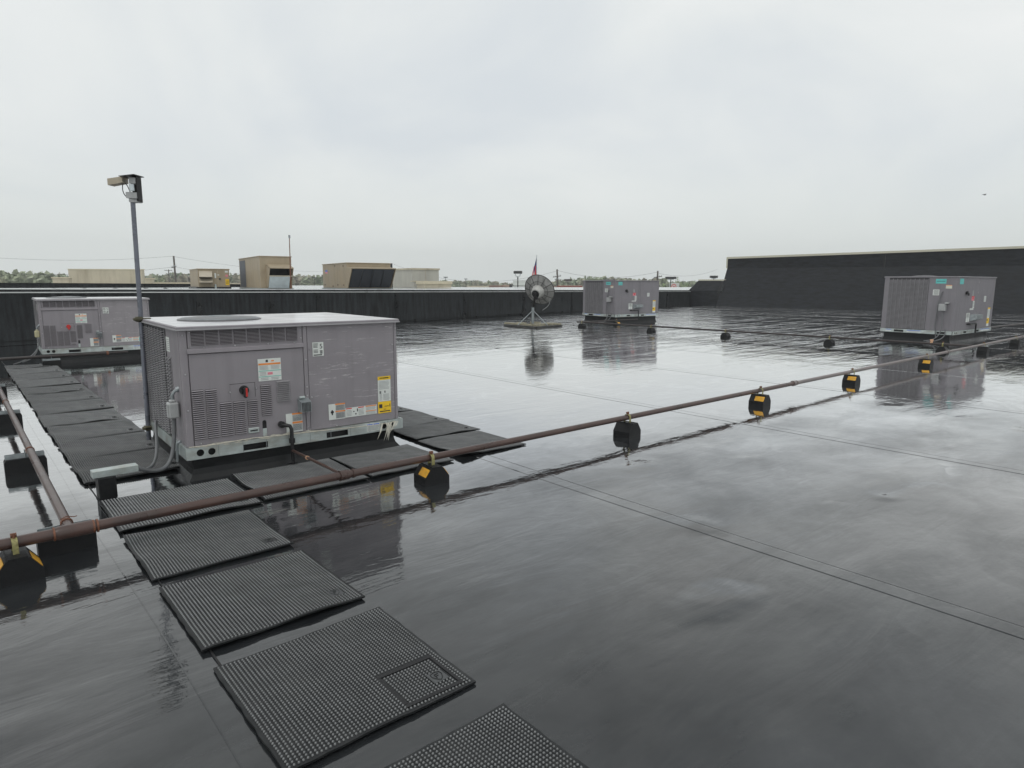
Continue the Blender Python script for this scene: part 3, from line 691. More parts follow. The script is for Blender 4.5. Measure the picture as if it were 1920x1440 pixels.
    sticker(t, .600, .790, .200, .195, [(.02, .98, .72, .80, 'orange'), (.02, .98, .44, .47, 'teal'), (.02, .98, .18, .21, 'teal'), (.34, .44, .84, .95, 'ink'), (.58, .70, .86, .92, 'orange'), (.40, .62, .27, .38, 'pink')]+lines(.06, .45, .50, .70, 4)+lines(.55, .94, .50, .70, 4)+lines(.06, .35, .24, .42, 3)+lines(.1, .45, .03, .16, 2)+lines(.55, .9, .03, .16, 2), y=y_)
    l5 = sticker(t, 1.095, .975, .105, .128, lines(.08, .5, .60, .94, 4, 'ink', .4)+lines(.08, .5, .22, .5, 3, 'ink', .4)+lines(.08, .92, .04, .14, 1, 'ink', .7)+[(.66, .9, .34, .40, 'ink'), (.66, .9, .26, .31, 'ink'), (.66, .9, .18, .23, 'ink')], y=y_)
    text(l5, '5', .062, (1.1765, y_-.0022, 1.063), (math.pi/2, 0, 0), M['ink'])
    sticker(t, .820, .300, .150, .172, [(0, .36, 0, 1, 'white'), (.38, 1, .92, 1.0, 'orange'), (.38, 1, .44, .54, 'orange'), (.40, .98, .05, .42, 'inkg'), (.40, .98, .56, .90, 'inkg')]+lines(.44, .94, .08, .40, 5, 'ink')+lines(.44, .94, .58, .88, 5, 'ink'), y=y_, name='warning_label')
    sticker(t, 1.225, .362, .165, .150, [(.40, 1, .92, 1.0, 'orange'), (.40, 1, .46, .54, 'orange'), (.42, .98, .06, .44, 'inkg'), (.42, .98, .56, .90, 'inkg'), (.12, .30, .42, .55, 'ink'), (.17, .25, .30, .62, 'ink')]+lines(.46, .94, .08, .40, 5, 'ink')+lines(.46, .94, .58, .88, 5, 'ink'), y=y_, name='warning_label')
    sticker(t, 1.392, .366, .330, .092, [(.02, .20, .86, .96, 'red'), (.40, .58, .86, .96, 'red'), (.64, .98, .88, .98, 'orange'), (.64, .98, .36, .44, 'orange'), (.30, .34, .2, .34, 'ink'), (.24, .28, .5, .6, 'ink'), (.36, .39, .5, .82, 'ink')]+lines(.03, .2, .1, .78, 5)+lines(.41, .58, .1, .78, 5)+lines(.65, .96, .5, .84, 3)+lines(.65, .96, .04, .32, 3), y=y_, name='warning_label')
    if main:
        sticker(t, 1.740, .480, .140, .250, [(0, 1, .86, 1, 'yel')]+lines(.1, .9, .48, .82, 7)+lines(.12, .3, .04, .42, 8)+lines(.4, .9, .04, .30, 6)+[(.12, .22, .32, .42, 'ink'), (.5, .58, .34, .42, 'ink')]+[(.15, .85, .905, .955, 'ink')], y=y_, name='energy_label')
        sticker(t, 1.737, .362, .143, .116, [(.08, .32, .45, .78, 'ink'), (.12, .92, .12, .20, 'ink'), (.42, .60, .3, .34, 'ink'), (.5, .8, .55, .6, 'ink'), (.88, .93, .5, .75, 'ink')], base='yel', y=y_, name='warning_label')
    sticker(rail, 1.600, .200, .140, .075, [(.03, .46, .78, .95, 'blue'), (.52, .97, .78, .95, 'blue')]+lines(.06, .94, .1, .7, 4), y=ry-.001)
    screws(t, [(.07, z) for z in (1.24, 1.12)]+[(.18, 1.115), (.42, 1.115), (.7, 1.115), (.93, 1.118), (.992, 1.24), (.992, 1.15)]+[(1.028, z) for z in (1.24, .95, .70, .62, .33)]+[(1.068, 1.04), (1.068, .60), (1.905, 1.04), (1.905, .56), (1.02, .30), (1.045, .30)]+[(.355, .72), (.575, .735), (.10, .312), (.62, .30), (1.3, .30), (1.7, .30), (.02, 1.22), (.02, .9), (.02, .6), (1.945, 1.2), (1.945, .85), (1.945, .5)], y=-.008)
    # ---- left side: coil guard of slanted louvres, louvred end panel
    q = MB(); q.bbox(-.004, .02, .05, .50, Z0, Z1, .004); q.build('side_panel', P, t)
    q = MB(); q.box(.004, .01, .52, 1.62, Z0+.02, Z1-.02); q.build('coil', M['coil'], t)
    def guard(y0, y1, z0, z1, ncol, nrow, nm='coil_guard_column'):
        cw = (y1-y0)/ncol
        for c_ in range(ncol):
            mb = MB(); p = (z1-z0)/nrow; a0, a1 = y0+cw*c_, y0+cw*(c_+1)
            mb.box(-.008, -.003, a0, a0+cw*.14, z0, z1)
            for r_ in range(nrow):
                z_ = z0+p*r_
                mb.hexa([(-.022, a0+cw*.14, z_+p*.1), (-.022, a1, z_-p*.25), (-.004, a1, z_+p*.15), (-.004, a0+cw*.14, z_+p*.45), (-.024, a0+cw*.14, z_+p*.30), (-.024, a1, z_+p*.0), (-.006, a1, z_+p*.35), (-.006, a0+cw*.14, z_+p*.65)])
            mb.build(nm, M['guard'], t, kind='stuff')
    guard(.54, 1.58, Z0+.02, Z1-.03, 8, 44)
    guard(.335, .49, .33, 1.02, 2, 24, 'side_louvre_column')
    q = MB(); q.bbox(-.012, .01, 1.60, 1.70, Z0, Z1, .003); q.build('rear_post', M['guard'], t)
    sticker(t, .36, 1.055, .13, .125, lines(.1, .9, .1, .9, 6), y=-.006, axis='x')
    if main: sticker(t, 1.50, 1.06, .12, .05, [(.1, .9, .1, .8, 'tealc')], y=-.028, axis='x')
    # ---- electrical box with conduits
    q = MB(); q.bbox(-.095, -.012, .13, .235, .52, .655, .012); eb = q.build('junction_box', M[box_mat], t)
    q = MB(); q.bbox(-.078, -.03, .15, .215, .655, .675, .01); q.bbox(-.10, -.094, .14, .18, .53, .645, .004); q.build('box_cover', M[box_mat], eb)
    q = MB(); q.tube([(-.05, .19, .675), (-.05, .19, .71), (-.03, .18, .745), (.0, .17, .76)], .014, 8); q.tube([(.005, .165, .765), (-.02, .17, .755)], .024, 10); q.build('elbow', M['galv_d'], t, smooth=True)
    return t
def arc(p0, p1, p2, p3, n=14):
    p0, p1, p2, p3 = map(Vector, (p0, p1, p2, p3)); r = []
    for i in range(n+1):
        t = i/n; r.append(p0*(1-t)**3+p1*3*t*(1-t)**2+p2*3*t*t*(1-t)+p3*t**3)
    return r
UO = Vector((1.388, 5.715, 0)); UR = -.032
u1 = make_small_unit('near mauve-grey rooftop unit with yellow energy label and black-red switch, beside the tall pole', UO, UR)
# torn cord and plastic along the base rail
q = MB(); pts = [(.0, -.04, .300), (.2, -.045, .296), (.5, -.04, .303), (.8, -.045, .292), (1.1, -.04, .283), (1.4, -.05, .272), (1.7, -.045, .262), (1.84, -.045, .262), (1.9, -.04, .27)]
q.tube(pts, .004, 6); q.build('torn_cord', M['rope'], u1)
q = MB()
for i in range(11):
    x0 = random.uniform(1.72, 1.93); z0 = .27; dx_, dz = random.uniform(-.09, .07), -random.uniform(.07, .19)
    yy = -.05-random.uniform(0, .02); wv = random.uniform(.004, .010)
    p = [(x0-wv, yy, z0), (x0+wv, yy, z0), (x0+dx_*.5+wv, yy-.012, z0+dz*.5), (x0+dx_*.5-wv*.7, yy-.012, z0+dz*.5), (x0+dx_, yy, z0+dz)]
    q.add(p, [(0, 1, 2, 3), (3, 2, 4)])
q.build('torn_plastic_wrap', M['film'], u1)
q = MB(); random.seed(5)
for i in range(46):
    x0 = random.uniform(.03, 1.0)+random.random()*.12; z0 = .286+random.uniform(-.012, .012)
    q.add([(x0, -.0255, z0), (x0+random.uniform(.01, .07), -.0255, z0+random.uniform(-.004, .003)), (x0+random.uniform(.02, .05), -.0265, z0+random.uniform(.002, .012)), (x0-.01, -.0255, z0+.007)], [(0, 1, 2, 3)])
q.build('peeling_film', M['film'], u1, kind='stuff')

# ---- back-left unit of the same type
BC = G(81, 664.0, .19); BR = -.045
u2 = make_small_unit('mauve-grey rooftop unit with yellowed side box and red switch, at far left by the parapet', (BC.x, BC.y, 0), BR, film='unit_scr2', paint='unit', main=False, box_mat='beigebox')
q = MB(); q.tube(arc((-.05, .16, .5), (-.04, .15, .3), (-.12, .0, .1), (-.35, -.05, .06)), .012, 6); q.tube(arc((-.03, .12, .5), (-.02, .1, .3), (-.2, -.1, .1), (-.5, -.1, .03)), .010, 6); q.build('whip_conduit', M['conduit'], u2, smooth=True)

# ------------------------------------------------------------------ rooftop unit, large type
def make_large_unit(label, C, rz, a, b, h, zr=.24, seed=1):
    t = thing('rooftop_unit', label, 'rooftop unit', (C.x, C.y, 0), rz, 'mauve-grey rooftop air conditioning units')
    P = M['unitb']; Z0 = zr+.10; Z1 = h
    flared_curb(b, a, zr, .07, .04).build('curb', M['curb'], t)
    # rails on both seen faces
    def rect(f0, f1): return (b*f0, b*f1, zr+.015, zr+.07)
    pl = plate(b, zr, Z0, -.02, -.012, [('c', b*.05, zr+.045, .028), ('c', b*.09, zr+.045, .028), rect(.26, .335), rect(.59, .66)]); pl.box(0, b, -.02, .0, zr-.005, zr); pl.box(0, b, -.012, .01, Z0-.006, Z0)
    rl = pl.build('base_rail', M['galv'], t)
    mb = MB()
    segs = [(0, .10), (.32, .38), (.38, .62), (.80, 1.0)]
    # side rail: y runs 0..a from the near corner
    hs = [(.09, .20), (.66, .80)]
    y = 0
    for s0, s1 in hs:
        mb.box(-.02, -.012, y, a*s0, zr, Z0); mb.box(-.02, -.012, a*s0, a*s1, zr, zr+.015); mb.box(-.02, -.012, a*s0, a*s1, zr+.075, Z0); y = a*s1
    mb.box(-.02, -.012, y, a, zr, Z0); mb.build('base_rail', M['galv'], t)
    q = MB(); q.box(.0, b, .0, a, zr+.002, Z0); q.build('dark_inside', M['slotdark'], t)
    q = MB(); q.box(.02, b-.02, .02, a-.02, Z0, Z1-.02); q.build('cabinet', M['slotdark'], t)
    def fp(x0, x1, nm, z0=Z0+.003, z1=Z1-.035):
        q = MB(); q.bbox(x0, x1, -.004, .02, z0, z1, .004); return q.build(nm, P, t)
    fp(0, b*.53, 'access_door'); fp(b*.533, b*.56, 'centre_post'); fp(b*.563, b, 'access_door')
    q = MB(); q.bbox(-.02, b+.02, -.022, a+.02, Z1-.033, Z1, .006); lid = q.build('lid', P, t)
    q = MB(); q.box(-.014, b+.014, -.016, a+.014, Z1+.0005, Z1+.004); q.build('painted_sheen_top', M['lid'], lid)  # same painted sky sheen over the large lid
    q = MB(); q.lathe([(.33, 0), (.33, .02), (.2, .04), (.02, .05)], 24, (b*.3, a*.62, Z1)); q.build('fan_grille', M['coil'], t, smooth=True)
    # left (coil) face: plain panel near corner then nine guard bands
    q = MB(); q.bbox(-.004, .02, 0, a*.37, Z0+.003, Z1-.035, .004); q.build('side_panel', P, t)
    q = MB(); q.bbox(-.004, .02, a*.93, a, Z0+.003, Z1-.035, .004); q.build('corner_post', P, t)
    q = MB(); q.box(.0, .02, a*.37, a*.93, Z0+.003, Z1-.035); q.build('coil', M['coil'], t)
    nb = 9; bw_ = a*.56/nb
    for i in range(nb):
        y0 = a*.372+bw_*i; mb = MB(); mb.box(-.02, -.002, y0, y0+bw_*.16, Z0+.02, Z1-.06); n = 40; p = (Z1-.08-Z0-.02)/n
        for r_ in range(n):
            z_ = Z0+.02+p*r_; mb.hexa([(-.010, y0+bw_*.16, z_), (-.010, y0+bw_, z_), (-.002, y0+bw_, z_+p*.3), (-.002, y0+bw_*.16, z_+p*.3), (-.011, y0+bw_*.16, z_+p*.35), (-.011, y0+bw_, z_+p*.35), (-.003, y0+bw_, z_+p*.7), (-.003, y0+bw_*.16, z_+p*.7)])
        mb.build('coil_guard_band', M['guardb'], t, kind='stuff')
    Hh = Z1-Z0
    # labels, side face (u measured from near corner)
    def sl(u0, u1, f0, f1, bars, base='white', nm='label'): sticker(t, a*u0, Z0+Hh*f0, a*(u1-u0), Hh*(f1-f0), bars, base=base, y=-.006, axis='x', name=nm)
    sl(.14, .28, .87, .955, [(.1, .9, .45, .55, 'ink')], 'tealc'); sl(.06, .14, .78, .845, [(.0, 1, .85, 1, 'orange')], 'offwhite')
    sl(.22, .305, .655, .76, lines(.1, .9, .1, .9, 4, 'ink'))
    # labels, front face
    def fl_(u0, u1, f0, f1, bars, base='white', nm='label'): sticker(t, b*u0, Z0+Hh*f0, b*(u1-u0), Hh*(f1-f0), bars, base=base, y=-.006, name=nm)
    fl_(.06, .15, .86, .96, [(.2, .8, .45, .6, 'teal')], 'tealc')
    fl_(.40, .43, .64, .74, [], 'unitb' if False else 'inkg'); fl_(.39, .46, .55, .635, [(.3, .7, .3, .7, 'red'), (.0, 1, .8, .95, 'red')], 'pink')
    fl_(.435, .475, .41, .545, lines(.1, .9, .1, .9, 4)); fl_(.37, .465, .375, .405, lines(.1, .9, .2, .8, 1))
    fl_(.72, .775, .52, .63, lines(.1, .9, .1, .9, 5)); fl_(.30, .385, .15, .32, [(0, 1, .45, .5, 'inkg'), (.45, .52, 0, 1, 'inkg')]+lines(.1, .9, .55, .95, 3, 'ink'), nm='warning_label')
    fl_(.86, .925, .19, .40, [(0, 1, .86, 1, 'yel')]+lines(.1, .9, .1, .8, 8), nm='energy_label'); fl_(.86, .925, .08, .19, [(.1, .4, .5, .8, 'ink')], 'yel', 'warning_label'); fl_(.86, .925, .03, .08, [])
    # blue stickers on the rails
    sticker(t, a*.42, zr+.02, a*.19, .06, [(0, 1, .7, 1, 'blue')]+lines(.05, .95, .1, .6, 2), y=-.021, axis='x'); sticker(t, a*.84, zr+.02, a*.08, .06, [(0, 1, .7, 1, 'blue')], y=-.021, axis='x')
    sticker(t, b*.70, zr+.02, b*.09, .06, [(0, 1, .7, 1, 'blue')], y=-.021); sticker(t, b*.80, zr+.02, b*.14, .06, [(0, 1, .7, 1, 'blue')], y=-.021)
    # black knob
    q = MB(); q.tube([(b*.24, -.004, Z0+Hh*.70), (b*.24, -.05, Z0+Hh*.70)], .05, 14); k = q.build('disconnect_switch', M['black'], t, smooth=True); q = MB(); q.bbox(b*.24-.02, b*.24+.05, -.08, -.05, Z0+Hh*.70-.08, Z0+Hh*.70-.01, .006); q.build('handle', M['black'], k)
    # flue hood and gas valve
    q = MB(); q.add([(b*.40, -.004, Z0+.16*Hh), (b*.56, -.004, Z0+.16*Hh), (b*.56, -.004, Z0+.29*Hh), (b*.40, -.004, Z0+.29*Hh), (b*.42, -.16, Z0+.20*Hh), (b*.58, -.16, Z0+.20*Hh), (b*.58, -.16, Z0+.28*Hh), (b*.42, -.16, Z0+.28*Hh)], [(0, 3, 2, 1), (4, 5, 6, 7), (0, 1, 5, 4), (1, 2, 6, 5), (2, 3, 7, 6), (3, 0, 4, 7)])
    q.build('exhaust_hood', M['galv_d'], t)
    q = MB(); q.tube([(b*.34, 0, Z0+.11*Hh), (b*.34, -.08, Z0+.11*Hh), (b*.50, -.08, Z0+.11*Hh), (b*.50, -.085, .22)], .024, 8); q.build('gas_drop', M['black'], t, smooth=True)
    # conduit box on the side face
    q = MB(); q.bbox(-.14, -.012, a*.10, a*.19, Z0+Hh*.37, Z0+Hh*.50, .012); eb = q.build('junction_box', M['box'], t)
    q = MB(); q.bbox(-.15, -.0, a*.07, a*.11, Z0+Hh*.50, Z0+Hh*.53, .008); q.build('box_cover', M['box'], eb)
    q = MB(); q.tube([(-.01, a*.17, Z0+Hh*.72), (-.05, a*.18, Z0+Hh*.70), (-.055, a*.21, Z0+Hh*.45), (-.05, a*.22, Z0+Hh*.12)], .014, 6)
    q.tube(arc((-.08, a*.14, Z0+Hh*.37), (-.07, a*.12, Z0), (-.12, a*.1, .10), (-.35, a*.3, .05)), .014, 6); q.tube(arc((-.02, a*.09, Z0+.05), (-.07, a*.07, zr), (-.14, a*.05, .08), (-.4, a*.25, .03)), .014, 6)
    q.tube([(-.06, a*.225, Z0+Hh*.12), (-.055, a*.2, .15)], .013, 6)
    q.build('whip_conduit', M['conduit'], t, smooth=True)
    screws(t, [(b*.545, Z0+Hh*f) for f in (.1, .3, .5, .7, .9)], y=-.006, r=.009)
    return t
CR = G(1784.4, 628, .24); rr = -.045
bR = along(CR, rr, 1862, 570); aR = along(CR, rr+math.pi/2, 1655.5, 570)
u3 = make_large_unit('mauve-grey rooftop unit with teal stickers at right, in front of the tall black parapet', CR, rr, aR, bR, 1.85, .235)
CM = G(1152.5, 594.6, .27); mr_ = -.12
bM = along(CM, mr_, 1234.5, 570); aM = along(CM, mr_+math.pi/2, 1093, 570)
u4 = make_large_unit('mauve-grey rooftop unit in the middle distance, right of the satellite dish', CM, mr_, aM, bM, 1.74, .27)
print('large units', aR, bR, aM, bM, tuple(CR), tuple(CM))

# ------------------------------------------------------------------ gas pipes
PZ, PY = .20, 4.45
pipe = thing('gas_pipe', 'long rusty brown gas pipe running along rubber blocks from lower left to the right edge', 'pipe', (0, PY, PZ), .0)
q = MB(); q.tube([(-3.2, 0, 0), (.36, 0, 0)], .033, 16); q.build('pipe_length', M['pipe'], pipe, smooth=True)
q = MB(); q.tube([(.5, 0, 0), (2.16, 0, 0)], .031, 16); q.build('pipe_length', M['pipe'], pipe, smooth=True)
q = MB(); q.tube([(2.16, 0, 0), (9.3, 0, -.002)], .029, 16); q.build('pipe_length', M['pipe'], pipe, smooth=True)
q = MB(); q.tube([(9.3, 0, -.002), (16.2, 0, 0)], .028, 14); q.build('pipe_length', M['pipe_g'], pipe, smooth=True)
q = MB(); q.tube([(16.2, 0, 0), (30, 0, 0)], .028, 12); q.build('pipe_length', M['pipe_g'], pipe, smooth=True)
def coupling(x, r=.038, ln=.07, m_='pipe'):
    q = MB(); q.tube([(x-ln/2, 0, 0), (x-ln/2+.008, 0, 0), (x+ln/2-.008, 0, 0), (x+ln/2, 0, 0)], [r*.94, r, r, r*.94], 16); q.build('coupling', M[m_], pipe, smooth=True)
for x, mt in ((2.16, 'pipe'), (9.3, 'pipe_g'), (16.2, 'pipe_g'), (22.5, 'pipe_g')):
    coupling(x, m_=mt); q = MB(); q.tube([(x+.06, 0, 0), (x+.074, 0, 0)], .036, 14); q.build('ring', M[mt], pipe)
    q = MB(); q.tube([(x-.045, 0, 0), (x-.036, 0, 0)], .041, 14); q.build('ring', M[mt], pipe)
q = MB(); q.tube([(.34, 0, 0), (.36, 0, 0), (.52, 0, 0), (.54, 0, 0)], [.036, .041, .041, .036], 18); tee = q.build('tee_fitting', M['pipe'], pipe, smooth=True)
for x in (.335, .53, .55):
    q = MB(); q.tube([(x-.005, 0, 0), (x+.005, 0, 0)], .040, 16); q.build('rust_ring', M['rust'], tee)
# side branch going back
br = thing('gas_branch_pipe', 'rusty brown branch pipe leading back from the tee along the left edge', 'pipe', (.415, PY, PZ))
q = MB(); q.tube([(0, .03, 0), (0, 2.4, 0)], .029, 14); q.build('pipe_length', M['pipe'], br, smooth=True)
q = MB(); q.tube([(0, 2.4, 0), (.0, 10.9, 0)], .029, 12); q.build('pipe_length', M['pipe'], br, smooth=True)
for y_ in (.16, 2.42, 5.4, 8.2):
    q = MB(); q.tube([(0, y_-.012, 0), (0, y_+.012, 0)], .034, 14); q.build('wire_wrap', M['rust'], br)
    if y_ < 1:
        q = MB(); q.tube([(-.03, y_, .03), (.0, y_, .045), (.04, y_+.01, .03), (.055, y_, .035)], .003, 5); q.build('twisted_wire', M['rust'], br)
# pipe to the back-left unit
bp = thing('unit_feed_pipe', 'dark horizontal pipe in front of the far left rooftop unit', 'pipe', (0, 15.35, .2))
q = MB(); q.tube([(-3, 0, 0), (2.35, .1, 0)], .030, 12); q.tube([(2.35, .1, 0), (2.75, .12, .0)], .02, 8); q.build('pipe_length', M['pipe_d'], bp, smooth=True)
q = MB(); q.tube([(2.36, .1, 0), (2.40, .1, 0)], .042, 12); q.build('coupling', M['rust'], bp)
# cross pipe on the right
pc = thing('cross_pipe', 'dark gas pipe crossing the roof from the middle unit to the right unit', 'pipe', (17.85, 16.75, PZ))
q = MB(); q.tube([(-.15, .1, 0), (.0, 0, 0), (.35, -12.25, 0)], .028, 12); q.build('pipe_length', M['pipe_d'], pc, smooth=True)
q = MB(); q.tube([(0, 0, .0), (3.0, -.25, .01)], .022, 10); q.build('side_branch', M['pipe_d'], pc, smooth=True)
for y_ in (-3.6, -9.2):
    q = MB(); q.tube([(-.0285*y_-.0, y_-.03, 0), (-.0285*y_, y_+.03, 0)], .036, 12); q.build('coupling', M['pipe_d'], pc)
q = MB(); q.tube([(.33, -11.4, .0), (.33, -11.4, .09)], .03, 12); q.tube([(.33, -11.4, .06), (.33, -11.4, .1)], .038, 12); q.build('copper_cap', mat('copper_cap', (.75, .45, .28), .3, metal=.6), pc)
# far right pipes beyond the long one
fp_ = thing('rear_right_pipe', 'thin dark pipe lying behind the right rooftop unit at the frame edge', 'pipe', (24.6, 6.35, .18))
q = MB(); q.tube([(0, 0, 0), (7, -.4, 0)], .028, 10); q.build('pipe_length', M['pipe_d'], fp_, smooth=True)
# gas drop of the main unit
gd = thing('gas_drop_pipe', 'black gas pipe dropping from the near unit to the mat and joining the long pipe', 'pipe', UO, UR)
q = MB(); q.tube([(.775, -.004, .385), (.775, -.04, .385)], .030, 12); q.tube([(.775, -.03, .385), (.80, -.07, .382), (.828, -.08, .375), (.838, -.085, .345), (.838, -.085, .20)], .017, 10)
q.tube([(.838, -.085, .26), (.838, -.085, .22)], .027, 10); q.tube([(.838, -.085, .21), (.838, -.085, .02)], .014, 10); q.build('drop', M['black'], gd, smooth=True)
q = MB(); q.lathe([(.035, 0), (.055, .004), (.05, .014), (.02, .018)], 16, (.838, -.085, .012)); q.build('foot', M['black'], gd)
q = MB(); q.tube([(.838, -.085, .15), (.80, -.6, .165), (.575, -1.18, .20)] if False else [(.838, -.085, .15), (.80, -1.225, .20)], .012, 8); q.build('feeder', M['pipe'], gd, smooth=True)
q = MB(); q.tube([(.826, -.45, .164), (.825, -.475, .166)], .017, 8); q.build('union', M['copper_cap'] if 'copper_cap' in M else MATS['copper_cap'], gd)

# ------------------------------------------------------------------ rubber pipe blocks
def make_block(name, label, loc, rz, yellow=True, clamp='clampy', group='black rubber blocks under the gas pipes', wide=1.0):
    t = thing(name, label, 'pipe support', loc, rz, group)
    a = .112*wide; hgt = .138; pf = [(-a, .0), (-a, .058), (-.055, hgt), (.055, hgt), (a, .058), (a, .0)]
    q = MB(); q.prism(pf, 'y', -.104, .104); body = q.build('rubber_block', M['rubber'], t)
    q = MB(); q.box(-.045, .045, -.105, .105, hgt, hgt+.010); q.build('strut_channel', M['galv_d'] if clamp == 'g' else M['rubber'], t)
    if yellow:
        for s_ in (-1, 1):
            n = Vector((s_*(hgt-.058), 0, a-.055)).normalized(); p0 = Vector((s_*a, 0, .058)); p1 = Vector((s_*.055, 0, hgt))
            A_, B_ = p0.lerp(p1, .14)+n*.0015, p0.lerp(p1, .86)+n*.0015
            q = MB(); q.add([(A_.x, -.10, A_.z), (A_.x, .03, A_.z), (B_.x, .03, B_.z), (B_.x, -.10, B_.z)]+[(A_.x+n.x*.003, -.10, A_.z+n.z*.003), (A_.x+n.x*.003, .03, A_.z+n.z*.003), (B_.x+n.x*.003, .03, B_.z+n.z*.003), (B_.x+n.x*.003, -.10, B_.z+n.z*.003)], [(0, 1, 2, 3), (7, 6, 5, 4), (0, 4, 5, 1), (1, 5, 6, 2), (2, 6, 7, 3), (3, 7, 4, 0)])
            q.build('yellow_reflector', M['yellow'], t)
    # strap clamp round the pipe
    q = MB(); c_ = .20; r_ = .035
    for s_ in (-1, 1): pass
    ring = [(0, r_*math.cos(k/10*math.pi*1.0), c_+r_*math.sin(k/10*math.pi)) for k in range(11)]
    pts = [(0, r_, hgt+.005)]+ring+[(0, -r_, hgt+.005)]
    for k in range(len(pts)-1): q.bar(pts[k], pts[k+1], .028 if k else .028, .005, up=(1, 0, 0) if False else (0, 0, 1) if abs(pts[k][2]-pts[k+1][2]) < .02 else (0, 1, 0))
    q.build('clamp', M[clamp] if clamp != 'g' else M['galv_d'], t)
    q = MB(); q.tube([(0, -.012, c_+r_+.0), (0, -.012, c_+r_+.028), ], .007, 8); q.tube([(-.014, 0, c_+r_+.014), (.014, 0, c_+r_+.014)], .012, 10); q.build('clamp_bolt', M['rust'], t)
    return t
base = None
lab = ['rubber pipe block with yellow reflector at the lower left frame edge', 'rubber pipe block with yellow reflector in front of the near rooftop unit',
       'plain black rubber pipe block without reflector, midway along the long pipe', 'yellow-marked rubber pipe block right of the plain black one',
       'yellow-marked rubber pipe block before the right unit, third counting back from the far end', 'yellow-marked pipe block below the right rooftop unit, partly hidden by the pipe', 'dark rubber pipe block farthest right along the long pipe']
xs = [.15, 2.93, 5.50, 8.30, 11.28, 14.85]
bk = make_block('pipe_support', lab[0], (xs[0], PY-.02, 0), .04)
plain = make_block('pipe_support', lab[2], (xs[2], PY, 0), .10, yellow=False, clamp='rust' if False else 'clampy')
for i in (1, 3, 4, 5): dup(bk, (xs[i], PY-.02, 0), {1: -.10, 3: .05, 4: .03, 5: 0}[i], lab[i])
dup(plain, (18.9, PY, 0), 0, 'dark rubber pipe block under the long pipe just right of the right unit')
dup(plain, (21.9, PY, 0), 0, lab[6])
# blocks on the cross pipe
cl = ['dark rubber block at the far end of the cross pipe, left of the middle unit', 'dark rubber block on the cross pipe in front of the middle unit',
      'dark rubber block on the cross pipe right of the middle unit', 'dark rubber block on the cross pipe left of the right unit', 'dark rubber block where cross pipe nears the long pipe']
for (x, y_), l_ in zip(((17.83, 16.7), (17.92, 13.6), (18.0, 10.85), (18.08, 7.75), (18.18, 5.1)), cl):
    dup(plain, (x, y_, 0), math.pi/2, l_)
dup(bk, (19.7, 16.62, .0), math.pi/2+.0, 'rubber block with yellow reflector at the foot of the middle unit')
# strut topped blocks of the left branch
def make_strut_block(label, loc, rz):
    t = thing('strut_block', label, 'pipe support', loc, rz, 'strut-topped rubber blocks under the left branch pipe')
    q = MB(); q.prism([(-.15, 0), (-.15, .10), (-.135, .125), (.135, .125), (.15, .10), (.15, 0)], 'y', -.062, .062); q.build('rubber_block', M['rubber'], t)
    q = MB(); q.box(-.14, .14, -.030, -.022, .125, .158); q.box(-.14, .14, .022, .030, .125, .158); q.box(-.14, .14, -.022, .022, .125, .132); q.build('strut_channel', M['galv_d'], t)
    q = MB(); q.tube([(0, -.034, .125), (0, -.034, .2)], .005, 6); q.build('clamp_bolt', M['galv_d'], t)
    return t
sb = make_strut_block('strut-topped black rubber block under the pipe tee at lower left', (.415, 4.71, 0), 0)
for (y_, l_) in ((6.98, 'strut-topped black rubber block on the branch pipe, level with the steel channel block'), (9.45, 'strut-topped black rubber block on the left branch pipe, near the frame edge'), (12.0, 'black rubber block farthest back on the left branch pipe')):
    dup(sb, (.38, y_, 0), 0, l_)
dup(sb, (1.42, 15.37, 0), 0, 'small dark block under the pipe before the far left unit')
dup(bk, (.30, 11.9, 0), math.pi/2, 'yellow-marked rubber block at the left frame edge beside the walkway')
# block with steel channel carrying the whip conduit
jb = thing('steel_channel_block', 'black rubber block topped by a bright galvanised steel box channel, beside the near unit', 'conduit support', (.70, 5.66, 0), .02)
q = MB(); q.bbox(.03, .15, -.02, .11, 0, .17, .006); q.build('rubber_block', M['rubber'], jb)
q = MB(); q.bbox(.0, .31, .0, .09, .171, .225, .003); q.build('steel_channel', M['galv'], jb)
wc = thing('whip_conduit', 'pair of grey flexible conduits curling from the near unit to the steel channel', 'conduit')
def U(x, y, z): 
    v = Matrix.Rotation(UR, 3, 'Z') @ Vector((x, y, z)); return v+UO
q = MB(); q.tube(arc(U(-.05, .185, .53), U(-.07, .17, .15), U(-.12, .10, .03), (1.0, 5.71, .195), 22), .016, 10); q.build('conduit', M['conduit'], wc, smooth=True)
q = MB(); q.tube(arc(U(-.03, 1.1, .33), U(-.12, .7, .28), U(-.12, .35, .0), (1.0, 5.69, .185), 22), .013, 10); q.build('conduit', M['conduit'], wc, smooth=True)
q = MB(); q.tube([U(-.03, .09, .33), U(-.05, .11, .32), U(-.055, .13, .29), U(-.055, .15, .15)], .012, 8); q.build('strap', M['galv_d'], wc, smooth=True)

